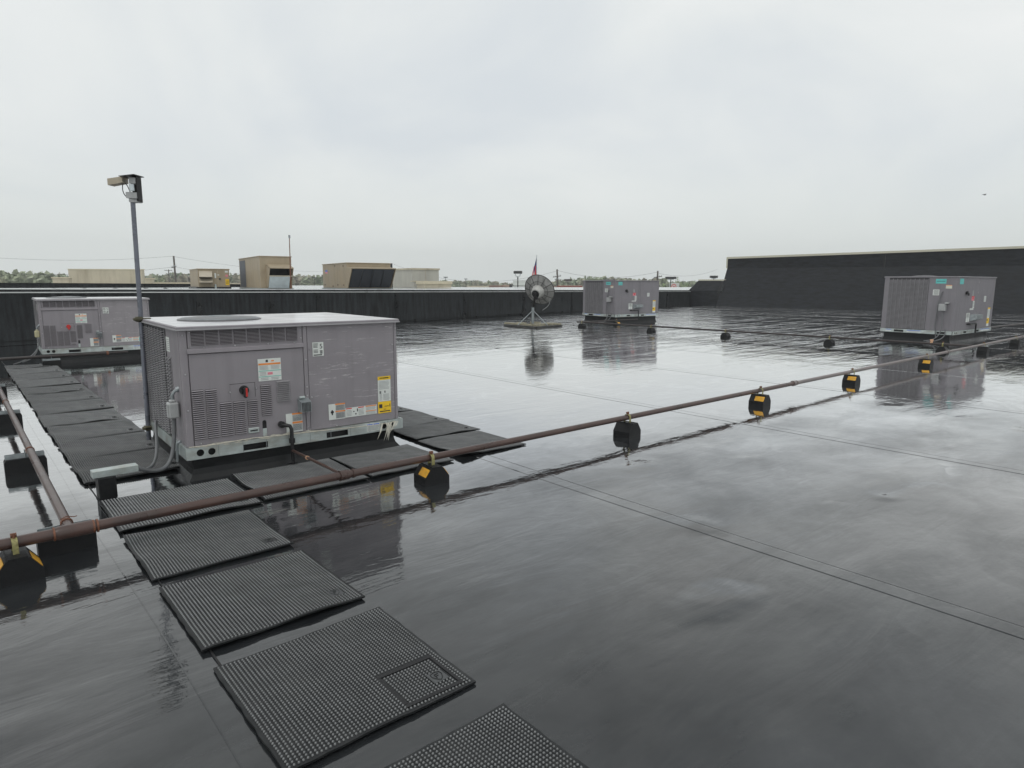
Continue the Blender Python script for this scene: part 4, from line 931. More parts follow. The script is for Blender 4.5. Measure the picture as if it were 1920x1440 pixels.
# ------------------------------------------------------------------ walkway mats
PITCH_N = .0166
def nub_mesh(skip, warp, S=.80, name='studs'):
    n = int((S-.006)/PITCH_N); vs = []; fs = []; o0 = (S-(n-1)*PITCH_N)/2
    ca = [(math.cos(k*math.pi/3), math.sin(k*math.pi/3)) for k in range(6)]
    for i in range(n):
        for j in range(n):
            x, y_ = o0+i*PITCH_N, o0+j*PITCH_N
            if any(a <= x <= b and c_ <= y_ <= d for a, b, c_, d in skip): continue
            z = .010+warp(x, y_); o = len(vs)
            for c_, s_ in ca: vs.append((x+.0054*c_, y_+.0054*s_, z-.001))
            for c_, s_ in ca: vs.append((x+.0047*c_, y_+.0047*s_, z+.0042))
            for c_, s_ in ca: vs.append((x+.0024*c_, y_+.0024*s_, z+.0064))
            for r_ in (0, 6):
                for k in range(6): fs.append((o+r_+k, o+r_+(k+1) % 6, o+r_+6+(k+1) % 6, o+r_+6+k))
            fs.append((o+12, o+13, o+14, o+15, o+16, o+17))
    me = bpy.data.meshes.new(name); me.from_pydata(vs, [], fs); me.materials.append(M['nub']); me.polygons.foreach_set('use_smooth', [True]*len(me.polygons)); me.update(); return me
def base_mesh(warp, S=.80, rag=0.0):
    n = 16; mb = MB(); rnd = random.Random(3)
    def pt(i, j, z):
        x, y_ = S*i/n, S*j/n
        ex = rag*rnd.uniform(-1, 1) if i in (0, n) else 0; ey = rag*rnd.uniform(-1, 1) if j in (0, n) else 0
        return (x+ex, y_+ey, z+warp(x, y_))
    top = [pt(i, j, .010) for i in range(n+1) for j in range(n+1)]; vs = top+[(p[0], p[1], max(.001, p[2]-.009)) for p in top]; m_ = (n+1)**2
    idx = lambda i, j: i*(n+1)+j; fs = []
    for i in range(n):
        for j in range(n): fs += [(idx(i, j), idx(i+1, j), idx(i+1, j+1), idx(i, j+1)), (m_+idx(i, j), m_+idx(i, j+1), m_+idx(i+1, j+1), m_+idx(i+1, j))]
    for i in range(n):
        for (a, b) in ((idx(i, 0), idx(i+1, 0)), (idx(i+1, n), idx(i, n)), (idx(0, i+1), idx(0, i)), (idx(n, i), idx(n, i+1))): fs.append((a, m_+a, m_+b, b))
    return mb.add(vs, fs)
warps = [lambda x, y: .006*math.sin(x*5.1+.4)*math.sin(y*4.3+1)+.006,
         lambda x, y: .010*max(0, .25-y)/.25*math.sin(x*7+1)**2+.005*math.sin(x*4+y*3)+.006,
         lambda x, y: .012*max(0, .2-x)/.2*math.sin(y*6)**2+.004*math.sin(y*9+x*2)+.006,
         lambda x, y: .035*max(0, (.28-x-y*.6))/.28+.007+.005*math.sin(x*6)]
EMB = (.655, .735, .085, .165)
def emblem(parent, warp, big=False):
    x0, x1, y0, y1 = EMB; zc = .012+warp((x0+x1)/2, (y0+y1)/2); cx, cy = (x0+x1)/2, (y0+y1)/2
    q = MB(); q.bbox(x0+.004, x1-.004, y0+.004, y1-.004, zc-.002, zc+.0045, .002); e = q.build('emblem_plate', mat('emblem_rubber', (.05, .053, .055), .3), parent)
    sh = [(-.022, .022), (-.008, .028), (.008, .028), (.022, .022), (.024, .005), (.014, -.017), (0, -.030), (-.014, -.017), (-.024, .005), (-.022, .022)]
    q = MB(); q.tube([(cx+a_, cy+b_, zc+.0058) for a_, b_ in sh], .0016, 4, False)
    for a_, b_ in (((-.008, -.012), (-.008, .014)), ((-.008, .014), (.011, .014)), ((-.008, .002), (.006, .002))): q.tube([(cx+a_[0], cy+a_[1], zc+.0058), (cx+b_[0], cy+b_[1], zc+.0058)], .0018, 4)
    q.build('shield_mark', M['mat'], e)
def make_mat(label, loc, v=0, imprint=False, rz=0, cat='rubber mat'):
    t = thing('walkway_mat', label, cat, loc, rz, 'studded black rubber walkway mats')
    skip = [EMB]
    if imprint:
        skip += [(.485, .765, .264, .284), (.485, .765, .028, .048), (.485, .505, .05, .262), (.747, .765, .05, .262)]
    wp = warps[v]
    base_mesh(wp, rag=.003).build('mat_sheet', M['mat'], t)
    part = bpy.data.objects.new('studs', nub_mesh(skip, wp)); COL.objects.link(part); part.parent = t; part['kind'] = 'stuff'
    emblem(t, wp)
    if imprint:
        q = MB(); z = .0125
        for a, b, c_, d in skip[1:]:
            ns = 10
            for k in range(ns):
                if b-a > d-c_: x0_, x1_, y0_, y1_ = a+(b-a)*k/ns, a+(b-a)*(k+1)/ns, c_, d
                else: x0_, x1_, y0_, y1_ = a, b, c_+(d-c_)*k/ns, c_+(d-c_)*(k+1)/ns
                zz_ = .0125+wp((x0_+x1_)/2, (y0_+y1_)/2); q.box(x0_, x1_, y0_, y1_, zz_-.001, zz_+.001)
        q.build('imprint_line', M['slotdark'], t, kind='stuff')
    return t
mats = [make_mat('studded walkway mat with a square imprint and shield emblem, large in the foreground', (.705, 1.972, .003), 0, True, .0)]
mA = make_mat('studded walkway mat in the foreground row, just behind the one with the square imprint', (.708, 2.930, .003), 1)
mB_ = make_mat('studded walkway mat third from the front, its far edge by the long pipe reflection', (.705, 3.855, .003), 2)
mC = make_mat('walkway mat with a curled corner, nearest below the pipe right of the near unit', (3.555, 4.83, .003), 3)
dup(mA, (.70, .985, .003), 0, 'studded walkway mat cut off by the bottom edge of the picture')
dup(mA, (.71, 4.765, .003), .0, 'walkway mat crossed by the long pipe, left end of the row before the near unit', (1.17, 1, 1))
dup(mB_, (1.67, 4.80, .003), -.01, 'walkway mat crossed by the long pipe, second from the left before the near unit', (1.1, 1, 1))
dup(mA, (2.575, 4.79, .003), .01, 'walkway mat below the right half of the near unit, under the long pipe', (1.06, 1.0, 1))
dup(mA, (3.575, 5.665, .006), -.02, 'walkway mat second from the pipe on the right side of the near unit', (1.03, .86, 1))
dup(mB_, (3.62, 6.28, .003), .0, 'walkway mat third from the pipe on the right side of the near unit', (1.0, .95, 1))
dup(mA, (3.62, 7.08, .003), .0, 'farthest walkway mat on the right side of the near unit', (1, 1, 1))
names = ['just behind the steel channel block', 'second behind the steel channel block', 'third behind the steel channel block', 'at the foot of the pole bracket', 'beside the front of the coil side of the near unit',
         'sixth behind the steel channel block, in mid column', 'half under shallow water, with a bright patch', 'seventh from the near unit toward the far left one', 'near the far left unit, third from the end', 'near the far left unit, second from the end', 'farthest back, at the foot of the far left unit']
names = ['left column walkway mat lying directly under the steel channel block', 'left column walkway mat just beyond the one under the steel channel', 'left column walkway mat whose corner reaches the pole foot', 'left column walkway mat just behind the pole foot',
         'left column walkway mat two behind the pole foot', 'left column walkway mat midway to the far left unit, water lapping its edge', 'left column walkway mat midway to the far left unit, beyond the wettest one', 'left column walkway mat fourth from the far left unit',
         'left column walkway mat third from the far left unit', 'left column walkway mat second from the far left unit', 'left column walkway mat nearest the far left unit']
ys = [(6.13, .86), (7.01, .87), (7.90, .86), (8.78, .88), (9.68, .86), (10.56, .88), (11.47, .86), (12.37, .90), (13.32, .86), (14.22, .86), (15.1, .72)]
rnd = random.Random(11)
for (y0, l_), nm in zip(ys, names):
    src = (mA, mB_)[rnd.random() < .5]
    dup(src, (.70+rnd.uniform(-.015, .01), y0, .003), rnd.uniform(-.012, .012), nm, (1.0, (l_-.025)/.8, 1.5))

# ------------------------------------------------------------------ pole with sensor head, strapped to the near unit
sp0 = UO+Matrix.Rotation(UR, 3, 'Z') @ Vector((-.048, 0, 0)); pv = along(sp0, UR+math.pi/2, 270.5, 720)
pb = sp0+Matrix.Rotation(UR, 3, 'Z') @ Vector((0, pv, 0)); print('pole', pv)
ptop = D(249, 378, math.hypot(pb.x, pb.y)); 
pl = thing('sensor_pole', 'tall grey steel pole with boxy sensor head, strapped to the near unit', 'pole', pb)
tp = ptop-pb
q = MB(); q.tube([(0, 0, .09), (tp.x*.5, tp.y*.5, tp.z*.5), (tp.x, tp.y, tp.z)], .021, 14); q.build('pole_tube', M['polep'], pl, smooth=True)
q = MB(); q.bbox(-.05, .10, -.05, .012, 1.275, 1.30, .006); q.bbox(-.03, .03, -.04, .04, 1.262, 1.312, .01); q.build('strap_bracket', mat('rusty_bracket', (.06, .055, .03), .7, var=.5, vs=40), pl)
q = MB(); q.bbox(-.05, .10, -.04, .02, .20, .225, .006); q.bbox(-.035, .035, -.04, .04, .19, .235, .01); q.build('strap_bracket', MATS['rusty_bracket'], pl)
# head: open box with beige visor plate, relays and a loop of cable
hd = MB(); ax = Vector((math.sin(YAW), -math.cos(YAW), 0)); ay = Vector((math.cos(YAW), math.sin(YAW), 0))
def HP(u, v, w_): return tuple(Vector((tp.x, tp.y, tp.z))+ax*u+ay*v+Vector((0, 0, w_)))
def hb(mb, u0, u1, v0, v1, w0, w1): return mb.hexa([HP(u0, v0, w0), HP(u1, v0, w0), HP(u1, v1, w0), HP(u0, v1, w0), HP(u0, v0, w1), HP(u1, v0, w1), HP(u1, v1, w1), HP(u0, v1, w1)])
S_ = math.hypot(pb.x, pb.y)*.76/1220.0
hb(hd, -4*S_, 15*S_, .04, .05, -1*S_, 49*S_); hb(hd, 14.5*S_, 16*S_, -.04, .04, 0, 50*S_); box_o = hd.build('housing_back', MATS['dark_inside'], pl)
q = MB(); q.hexa([HP(-14*S_, -.09, 48*S_), HP(18*S_, -.09, 51*S_), HP(18*S_, .08, 51*S_), HP(-14*S_, .08, 48*S_), HP(-14*S_, -.09, 49*S_), HP(18*S_, -.09, 52.5*S_), HP(18*S_, .08, 52.5*S_), HP(-14*S_, .08, 49*S_)]); q.build('rain_cover', M['black'], pl)
q = MB(); q.hexa([HP(-40*S_, -.07, 31*S_), HP(-12*S_, -.05, 37*S_), HP(-12*S_, .05, 37*S_), HP(-40*S_, .03, 31*S_), HP(-40*S_, -.07, 44*S_), HP(-12*S_, -.05, 49*S_), HP(-12*S_, .05, 49*S_), HP(-40*S_, .03, 44*S_)]); q.build('beige_visor', M['tan'], pl)
for a6 in ((1, 14, -.045, .05, 35, 47), (-7, 5, -.05, .03, 6, 18), (5.3, 15, -.055, .03, 5, 17), (-3, 13, -.04, .05, -2, 4)):
    q = MB(); hb(q, a6[0]*S_, a6[1]*S_, a6[2], a6[3], a6[4]*S_, a6[5]*S_); q.build('relay_box', M['box'], pl)
q = MB(); q.tube([HP(7*S_, -.05, 20*S_), HP(6.5*S_, -.05, 33*S_)], .022, 10); q.build('sensor_bulb', M['galvp'], pl, smooth=True)
q = MB(); hb(q, -8*S_, -2*S_, .045, .06, -4*S_, 20*S_); q.build('beige_plate', M['tan'], pl)
q = MB(); q.tube(arc(HP(-14*S_, 0, 44*S_), HP(-26*S_, 0, 20*S_), HP(-14*S_, 0, 8*S_), HP(-5*S_, 0, 6*S_)), .004, 6); q.tube(arc(HP(-15*S_, 0, 40*S_), HP(-5*S_, 0, 30*S_), HP(-6*S_, 0, 22*S_), HP(-2*S_, 0, 16*S_)), .004, 6); q.build('cable_loop', M['black'], pl)

# ------------------------------------------------------------------ satellite dish
db = G(999, 606.5, .10)
ds = thing('satellite_dish', 'grey ribbed satellite dish seen from behind, on a tripod mast with weighted base', 'satellite dish', (db.x, db.y, 0), YAW-math.pi/2)
# local: x = picture right, y = away
k_ = math.hypot(db.x, db.y)/1220*.986
mast_h = 1.0
q = MB(); q.tube([(0, 0, .1), (0, 0, .1+31*k_)], .05, 12); q.build('mast', M['galv_d'], ds, smooth=True)
q = MB(); q.tube([(0, 0, .1+24*k_), (0, 0, .1+42*k_)], .034, 12); q.build('mast_neck', M['black'], ds, smooth=True)
for (x, y_) in ((-29*k_, -.75), (26*k_, -.7), (.05, .95)):
    q = MB(); q.tube([(x, y_, .08), (0, 0, .1+25*k_)], .016, 8); q.build('brace', M['galv_d'], ds, smooth=True)
Rd = 30*k_; cx, cz = 10*k_, .1+61*k_
dd = Vector((.42, .80, .40)).normalized()   # facing direction (away, right, up)
rot = dd.to_track_quat('Z', 'Y').to_matrix().to_4x4(); rot.translation = (cx, 0, cz)
prof = [(Rd*f, .16*Rd*1.6*f*f-.02) for f in (.05, .2, .35, .5, .65, .8, .92, 1.0)]
mb = MB(); n = 48; vs = []
for r, z in prof:
    for j in range(n): vs.append((r*math.cos(2*math.pi*j/n), r*math.sin(2*math.pi*j/n), z))
m0 = len(vs); vs += [(p[0], p[1], p[2]-.012) for p in vs]
for i in range(len(prof)-1):
    for j in range(n): mb.f.append((i*n+j, i*n+(j+1) % n, (i+1)*n+(j+1) % n, (i+1)*n+j)); mb.f.append((m0+i*n+j, m0+(i+1)*n+j, m0+(i+1)*n+(j+1) % n, m0+i*n+(j+1) % n))
i = len(prof)-1
for j in range(n): mb.f.append((i*n+j, i*n+(j+1) % n, m0+i*n+(j+1) % n, m0+i*n+j))
mb.v = vs; mb.xf(rot); refl = mb.build('reflector', M['dish'], ds, smooth=True)
for j in range(12):
    a = 2*math.pi*j/12+.1; pts = [(r*math.cos(a), r*math.sin(a), z-.022) for r, z in prof[2:]]
    q = MB(); q.tube(pts, .011, 5); q.xf(rot); q.build('rib', M['dishd'], ds)
q = MB(); q.tube([(Rd*math.cos(2*math.pi*j/48), Rd*math.sin(2*math.pi*j/48), prof[-1][1]-.012) for j in range(49)], .016, 6, False); q.xf(rot); q.build('rim', M['dishd'], ds, smooth=True)
q = MB(); q.tube([(Rd*.62*math.cos(2*math.pi*j/32), Rd*.62*math.sin(2*math.pi*j/32), .16*1.6*Rd*.38-.04) for j in range(33)], .008, 5, False); q.xf(rot); q.build('ring_rib', M['dishd'], ds)
q = MB(); q.lathe([(.30*Rd, -.27), (.32*Rd, -.255), (.42*Rd, -.02)], 24); q.xf(rot @ Matrix.Translation((0, 0, 0))); q.build('hub_cone', mat('hub_grey', (.40, .40, .38), .5, var=.2), ds, smooth=True)
q = MB(); q.lathe([(.24*Rd, -.30), (.24*Rd, -.27)], 20); q.bbox(-.07, .07, -.2, .1, -.36, -.26, .01); q.xf(rot); q.build('hub_cover', M['black'], ds, smooth=True)
q = MB(); q.bar((0, 0, .1+30*k_), tuple(rot @ Vector((0, -.05, -.33))), .07, .07); q.bar((-.08, 0, .1+38*k_), tuple(rot @ Vector((-.15, -.1, -.2))), .04, .04); q.build('tilt_bracket', M['black'], ds)
fe = rot @ Vector((0, 0, Rd*.95))
q = MB(); q.tube([tuple(rot @ Vector((Rd*.95, -.1, .15))), tuple(fe)], .014, 6); q.tube([tuple(rot @ Vector((-Rd*.6, Rd*.7, .2))), tuple(fe)], .014, 6); q.tube([tuple(fe), tuple(rot @ Vector((0, 0, Rd*.78)))], .05, 12); q.build('feed_arm', M['galv_d'], ds, smooth=True)
q = MB(); q.tube(arc((31*k_, 0, cz-8*k_), (36*k_, -.1, cz-30*k_), (20*k_, -.1, cz-32*k_), (18*k_, -.1, cz-36*k_)), .008, 6); q.build('cable', M['box'], ds, smooth=True)
# base frame
B0 = [(-54*k_, -.1), (4*k_, -1.45), (53*k_, -.35), (2*k_, 1.0)]
for i in range(4):
    a, b = Vector((*B0[i], .045)), Vector((*B0[(i+1) % 4], .045)); q = MB(); q.bar(a, b, .09, .07); q.build('base_rail', M['rail'], ds)
for (x, y_, s_, r_) in ((-44, 0, 1, .5), (-22, .15, 1, .5), (-28, -.4, 1, .5), (-8, -.85, 1, .5), (2, -.95, 1, .5), (14, -.55, 1, .5), (27, -.5, 1, .5), (43, -.3, 1.1, .5), (34, .0, 1, .5), (6, .5, 1, .5)):
    c_ = Vector((x*k_, y_, .09)); q = MB(); q.bbox(-.19, .19, -.10, .10, -.05, .045, .01); q.xf(Matrix.Translation(c_) @ Matrix.Rotation(random.uniform(-.2, .2)-.7, 4, 'Z')); q.build('ballast_block', M['wood'], ds)

# ------------------------------------------------------------------ neighbouring roof and its units
RZ = 1.27
nr = MB(); e0 = WL+wn*.36; e1 = W1+wn*.36
a_ = e0-wd*60; b_e = e1+wd*9
edge_near = [a_, WL+wn*.36, W0+wn*.36, W0+wd*14+wn*.36, W0+wd*24+wn*.36, e1, b_e]
edge_far = [D(-900, 530, 60).xy, D(-300, 530, 66).xy, D(300, 530, 72).xy, D(640, 530, 72).xy, D(900, 530, 50).xy, D(1290, 530, 62).xy, D(1500, 530, 64).xy]
vs = []
for p_, q_ in zip(edge_near, edge_far):
    sN = (p_-WL).dot(wd); zN = min(RZ+.03, cap_h(max(0, sN))-.03)
    for f in (0, .25, .6, 1): r_ = p_.lerp(q_, f); vs.append((r_.x, r_.y, zN+(RZ-zN)*f))
nr.add(vs, [(i*4+j, (i+1)*4+j, (i+1)*4+j+1, i*4+j+1) for i in range(6) for j in range(3)])
tag(nr.build('neighbour_roof', M['silver']), kind='structure')
nb_ = MB(); nb_.prism([tuple(p) for p in edge_near]+[tuple(p) for p in edge_far[::-1]], 'z', -7, .7); tag(nb_.build('neighbour_building_block', M['cream2']), kind='structure')
# dark parapet on the neighbouring roof, left
pa, pb2 = D(-180, 529, 42), D(470, 534, 50)
dpw = thing('rear_black_parapet', 'second low black parapet behind the first at far left', 'wall', (pa.x, pa.y, 0), math.atan2(pb2.y-pa.y, pb2.x-pa.x))
ln = (pb2.xy-pa.xy).length
for i in range(10):
    x0, x1 = ln*i/10+.02, ln*(i+1)/10-.02; ta, tb = 1.55-.006*x0, 1.55-.006*x1
    q = MB(); q.hexa([(x0, 0, RZ), (x1, 0, RZ), (x1, .25, RZ), (x0, .25, RZ), (x0, 0, ta), (x1, 0, tb), (x1, .25, tb), (x0, .25, ta)]); q.build('membrane_panel', M['wall'], dpw)
q = MB(); q.hexa([(0, -.03, 1.55), (ln, -.03, 1.55-.006*ln), (ln, .28, 1.55-.006*ln), (0, .28, 1.55), (0, -.03, 1.58), (ln, -.03, 1.58-.006*ln), (ln, .28, 1.58-.006*ln), (0, .28, 1.58)]); q.build('coping', M['coping'], dpw)
# black roof vents poking from coping
for i, px in enumerate((100, 158, 216, 273, 310)):
    p = D(px, 538, 31.5); v = MB(); v.lathe([(.05, 0), (.05, .06), (.08, .07), (.08, .10), (.03, .12)], 10); o = v.build('roof_bolt_cap', M['black'], None, loc=(p.x, p.y, RZ))
    tag(o, ['small black cap on the pale roof strip, leftmost of five above the far left unit', 'small black cap on the pale roof strip, second of five from the left', 'small black cap on the pale roof strip, middle of the five left of the pole', 'small black cap on the pale roof strip, first one right of the tall pole', 'small black cap on the pale roof strip, rightmost of the five before the beige unit'][i], 'roof cap', 'small black caps on the pale roof strip')

def facebox(pxL, pxC, pxR, dist, ztop_py, angr, zb=RZ, pyc=530):
    """box standing on the far roof: near corner on sight line pxC, faces along angr and angr+90deg"""
    C = D(pxC, pyc, dist); b_ = along(C, angr, pxR, pyc); a_ = along(C, angr+math.pi/2, pxL, pyc)
    top = D(pxC, ztop_py, dist).z
    return C, a_, b_, top
GA = -.03
# tan unit 1 (far left)
C, a_, b_, top = facebox(357, 372, 431, 34, 503.5, -.15)
t = thing('beige_rooftop_unit', 'small beige rooftop unit with angled hoods and yellow label, leftmost beyond the parapet', 'rooftop unit', (C.x, C.y, RZ), -.15)
h_ = top-RZ
q = MB(); q.bbox(-.1, b_+.05, -.05, a_, 0, .12, .01); q.build('curb', M['coping'], t)
q = MB(); q.bbox(0, b_, 0, a_, .12, h_-.03, .012); q.build('cabinet', M['beige'], t)
q = MB(); q.bbox(-.03, b_+.03, -.03, a_+.03, h_-.035, h_, .008); q.build('lid', M['beige'], t)
for z_, hh in ((h_*.62, .26), (h_*.36, .20)):
    q = MB(); q.add([(.05, 0, z_+hh), (.62, 0, z_+hh), (.62, 0, z_-.05), (.05, 0, z_-.05), (.0, -.42, z_), (.55, -.42, z_), (.0, -.42, z_-.02), (.55, -.42, z_-.02)], [(0, 1, 5, 4), (4, 5, 7, 6), (0, 4, 6, 3), (1, 2, 7, 5)]); hd_ = q.build('intake_hood', M['beige2'], t)
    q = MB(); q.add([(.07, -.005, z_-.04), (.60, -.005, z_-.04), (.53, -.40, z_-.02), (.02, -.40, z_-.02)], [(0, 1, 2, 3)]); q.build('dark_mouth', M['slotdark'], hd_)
for u in (.42, .62):
    q = MB(); q.box(b_*u-.01, b_*u+.01, -.012, -.0, .14, h_-.05); q.build('door_seam', MATS['beige_unit_paint'] if False else M['tan'], t)
sticker(t, b_*.86, h_*.22, b_*.12, h_*.28, lines(.1, .9, .2, .8, 3, 'ink'), base='yel', y=-.004); sticker(t, b_*.86, h_*.82, b_*.10, h_*.09, [], y=-.004); sticker(t, b_*.87, h_*.62, b_*.08, h_*.10, [], base='pink', y=-.004); sticker(t, b_*.52, h_*.55, b_*.05, h_*.24, [], y=-.016); sticker(t, b_*.60, h_*.68, b_*.07, h_*.05, [], y=-.004); sticker(t, b_*.22, h_*.82, b_*.08, h_*.05, [], y=-.004)
q = MB(); q.tube([(b_*.68, -.0, h_*.52), (b_*.68, -.05, h_*.52)], .04, 8); q.build('knob', M['black'], t)
q = MB(); q.bbox(b_*.5, b_*.56, -.08, -.01, .04, .26, .01); q.build('gas_valve', M['galv'], t)
# tan unit 2 (tall, grey hood)
C, a_, b_, top = facebox(450.5, 489, 548, 31.5, 479.5, -.14)
t = thing('beige_rooftop_unit', 'tall beige rooftop unit with a grey-lined open hood, beside the thin antenna', 'rooftop unit', (C.x, C.y, RZ), -.14)
h_ = top-RZ
q = MB(); q.bbox(-.05, b_+.05, -.05, a_+.05, 0, .09, .01); q.build('base_rail', M['galv_d'], t)
q = MB(); q.bbox(0, b_, 0, a_, .09, h_-.03, .012); q.build('cabinet', M['beige'], t)
q = MB(); q.bbox(-.03, b_+.03, -.03, a_+.03, h_-.035, h_, .008); q.build('lid', M['beige'], t)
q = MB(); q.box(-.01, .0, a_*.68, a_*.97, .12, h_-.12); q.build('coil', mat('grey_coil', (.10, .11, .13), .6), t)
for u in (.33, .66):
    q = MB(); q.box(-.006, .004, a_*u-.008, a_*u+.008, .1, h_-.05); q.build('panel_seam', M['tan'], t)
x0, x1 = b_*.18, b_*.93; dz = h_*.76; dep = .75
q = MB(); q.add([(x0, 0, dz), (x1, 0, dz), (x1, -dep, dz-.16), (x0, -dep, dz-.16), (x0, 0, dz-.03), (x1, 0, dz-.03), (x1, -dep, dz-.20), (x0, -dep, dz-.20)], [(0, 1, 2, 3), (7, 6, 5, 4), (3, 2, 6, 7), (0, 3, 7, 4), (1, 5, 6, 2)]); q.build('hood_top', M['beige'], t)
for xx in (x0, x1-.02):
    q = MB(); q.add([(xx, 0, .12), (xx, 0, dz), (xx, -dep, dz-.17), (xx, -.25, .12), (xx+.02, 0, .12), (xx+.02, 0, dz), (xx+.02, -dep, dz-.17), (xx+.02, -.25, .12)], [(0, 1, 2, 3), (7, 6, 5, 4), (3, 2, 6, 7), (0, 3, 7, 4), (1, 5, 6, 2)]); q.build('hood_side', M['beige'], t)
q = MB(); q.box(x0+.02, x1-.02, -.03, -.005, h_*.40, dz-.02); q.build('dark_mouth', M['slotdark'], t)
q = MB(); q.box(x0+.02, x1-.02, -dep*.75, -.03, h_*.40, h_*.43); q.build('shelf', M['beige2'], t)
for i in range(4):
    z_ = .1+(h_*.36-.1)*i/4; q = MB(); q.hexa([(x0+.03, -.24-.07*i, z_), (x1-.12, -.24-.07*i, z_), (x1-.12, -.05, z_), (x0+.03, -.05, z_), (x0+.03, -.30-.07*i, z_+.17), (x1-.12, -.30-.07*i, z_+.17), (x1-.12, -.05, z_+.17), (x0+.03, -.05, z_+.17)]); q.build('damper_blade', M['galvp'], t)
sticker(t, b_*.955, h_*.55, b_*.03, h_*.28, [], y=-.004)
# thin antenna at its right
p = D(545.5, 541, 30.6); tt = D(542.5, 443, 30.6)
t = thing('whip_antenna', 'thin rusty whip antenna mast with a small head, right of the tall beige unit', 'antenna', (p.x, p.y, RZ))
q = MB(); q.tube([(0, 0, 0), (tt.x-p.x, tt.y-p.y, tt.z-RZ)], [.028, .018], 8); q.build('mast', M['rust'], t); q = MB(); q.tube([(tt.x-p.x, tt.y-p.y, tt.z-RZ-.08), (tt.x-p.x, tt.y-p.y, tt.z-RZ+.05)], .045, 8); q.build('head', M['galv_d'], t)
# tan unit 3 with sloping filter hood
C, a_, b_, top = facebox(606, 651, 733, 32, 492, -.16)
t = thing('beige_rooftop_unit', 'wide beige rooftop unit with a sloping four-bay dark filter hood', 'rooftop unit', (C.x, C.y, RZ), -.16)
h_ = top-RZ
q = MB(); q.bbox(-.05, b_+.05, -.05, a_+.05, 0, .08, .01); q.build('base_rail', M['galv_d'], t)
q = MB(); q.bbox(0, b_, 0, a_, .08, h_-.03, .012); q.build('cabinet', M['beige'], t)
q = MB(); q.bbox(-.03, b_+.03, -.03, a_+.03, h_-.035, h_, .008); q.build('lid', M['beige'], t)
dp = .72; zt = h_*.80
for xx in (.0, b_-.03):
    q = MB(); q.add([(xx, 0, .10), (xx, 0, zt), (xx, -dp, zt-.04), (xx, -.06, .10), (xx+.03, 0, .10), (xx+.03, 0, zt), (xx+.03, -dp, zt-.04), (xx+.03, -.06, .10)], [(0, 1, 2, 3), (7, 6, 5, 4), (3, 2, 6, 7), (0, 3, 7, 4), (1, 5, 6, 2)]); q.build('hood_side', M['beige'], t)
q = MB(); q.hexa([(0, -dp, zt-.04), (b_, -dp, zt-.04), (b_, 0, zt), (0, 0, zt), (0, -dp, zt), (b_, -dp, zt), (b_, 0, zt+.05), (0, 0, zt+.05)]); q.build('hood_top', M['beige'], t)
for i in range(4):
    x0, x1 = b_*(.03+.235*i), b_*(.03+.235*i+.225); q = MB(); q.hexa([(x0, -.07, .12), (x1, -.07, .12), (x1, -.03, .12), (x0, -.03, .12), (x0, -dp+.01, zt-.06), (x1, -dp+.01, zt-.06), (x1, -dp+.05, zt-.06), (x0, -dp+.05, zt-.06)]); q.build('filter_bay', M['filter'], t)
sticker(t, a_*.78, h_*.62, a_*.10, h_*.14, [(0, 1, .5, 1, 'blue')], base='pink', y=-.004, axis='x')
for u, z_ in ((.12, .2), (.12, .9), (.35, .2), (.45, .92), (.55, .15), (.9, .2)):
    q = MB(); q.bbox(-.03, 0, a_*u, a_*u+.05, h_*z_-.05, h_*z_, .004); q.build('latch', M['black'], t)
for u in (.3, .5):
    q = MB(); q.box(-.006, .0, a_*u-.008, a_*u+.008, .1, h_-.05); q.build('panel_seam', M['tan'], t)

# buildings and penthouses farther off
def bigbox(label, cat, pxL, pxC, pxR, dist, ytop, ang, mt, capm=None, zb=RZ, panels=0, name='roof_penthouse', caph=.12, over=.06):
    C, a_, b_, top = facebox(pxL, pxC, pxR, dist, ytop, ang, zb)
    t = thing(name, label, cat, (C.x, C.y, zb), ang); h_ = top-zb
    a_ = max(a_, .4)
    q = MB(); q.box(0, b_, 0, a_, 0, h_-.01); q.build('walls', M[mt], t)
    if capm: q = MB(); q.box(-over, b_+over, -over, a_+over, h_-caph, h_); q.build('coping', M[capm], t)
    for i in range(panels):
        q = MB(); x = b_*(i+1)/(panels+1); q.box(x-.015, x+.015, -.012, 0, .02, h_-.13); q.build('panel_joint', M['tan'], t)
    return t, a_, b_, h_
bigbox('pale grey stucco penthouse block right of the sloping filter hood', 'penthouse', 722, 772.6, 823, 48, 502.5, -.14, 'greywall', 'cream', panels=1)
bigbox('low cream penthouse extension with a stepped top, right of the grey block', 'penthouse', 782, 795, 846, 45, 527, -.14, 'cream', 'cream2', caph=.2)
bigbox('low grey penthouse wall with dark drain mark, in front of the grey block', 'penthouse', 774, 776, 800, 46.5, 526.5, -.14, 'greywall', 'cream2', caph=.05)
t, a_, b_, h_ = bigbox('long stained cream penthouse box at far left beyond the parapets', 'penthouse', 124, 130, 268, 60, 504, -.60, 'cream', 'cream2', caph=.06, over=.03)
bigbox('low cream box left of the long stained penthouse', 'penthouse', 96, 99, 130, 58, 519.5, -.6, 'cream', 'cream2', caph=.08)
bigbox('low cream box right of the tall pole, before the green trees', 'penthouse', 264, 268, 286, 62, 521, -.6, 'cream', 'cream2', caph=.08)
bigbox('small dark vent box on the low cream box at far left', 'roof vent', 115, 116, 125, 59, 515, -.6, 'black', zb=2.1, name='roof_vent')
bigbox('thin pale roof edge in the distance behind the left beige unit', 'building', 285, 286, 356, 90, 529, -.6, 'cream2', zb=-7, name='distant_shop')
bigbox('thin dark stack standing behind the sloping filter hood', 'stack', 733.6, 734, 736.6, 45, 493.5, -.14, 'black', name='roof_stack')
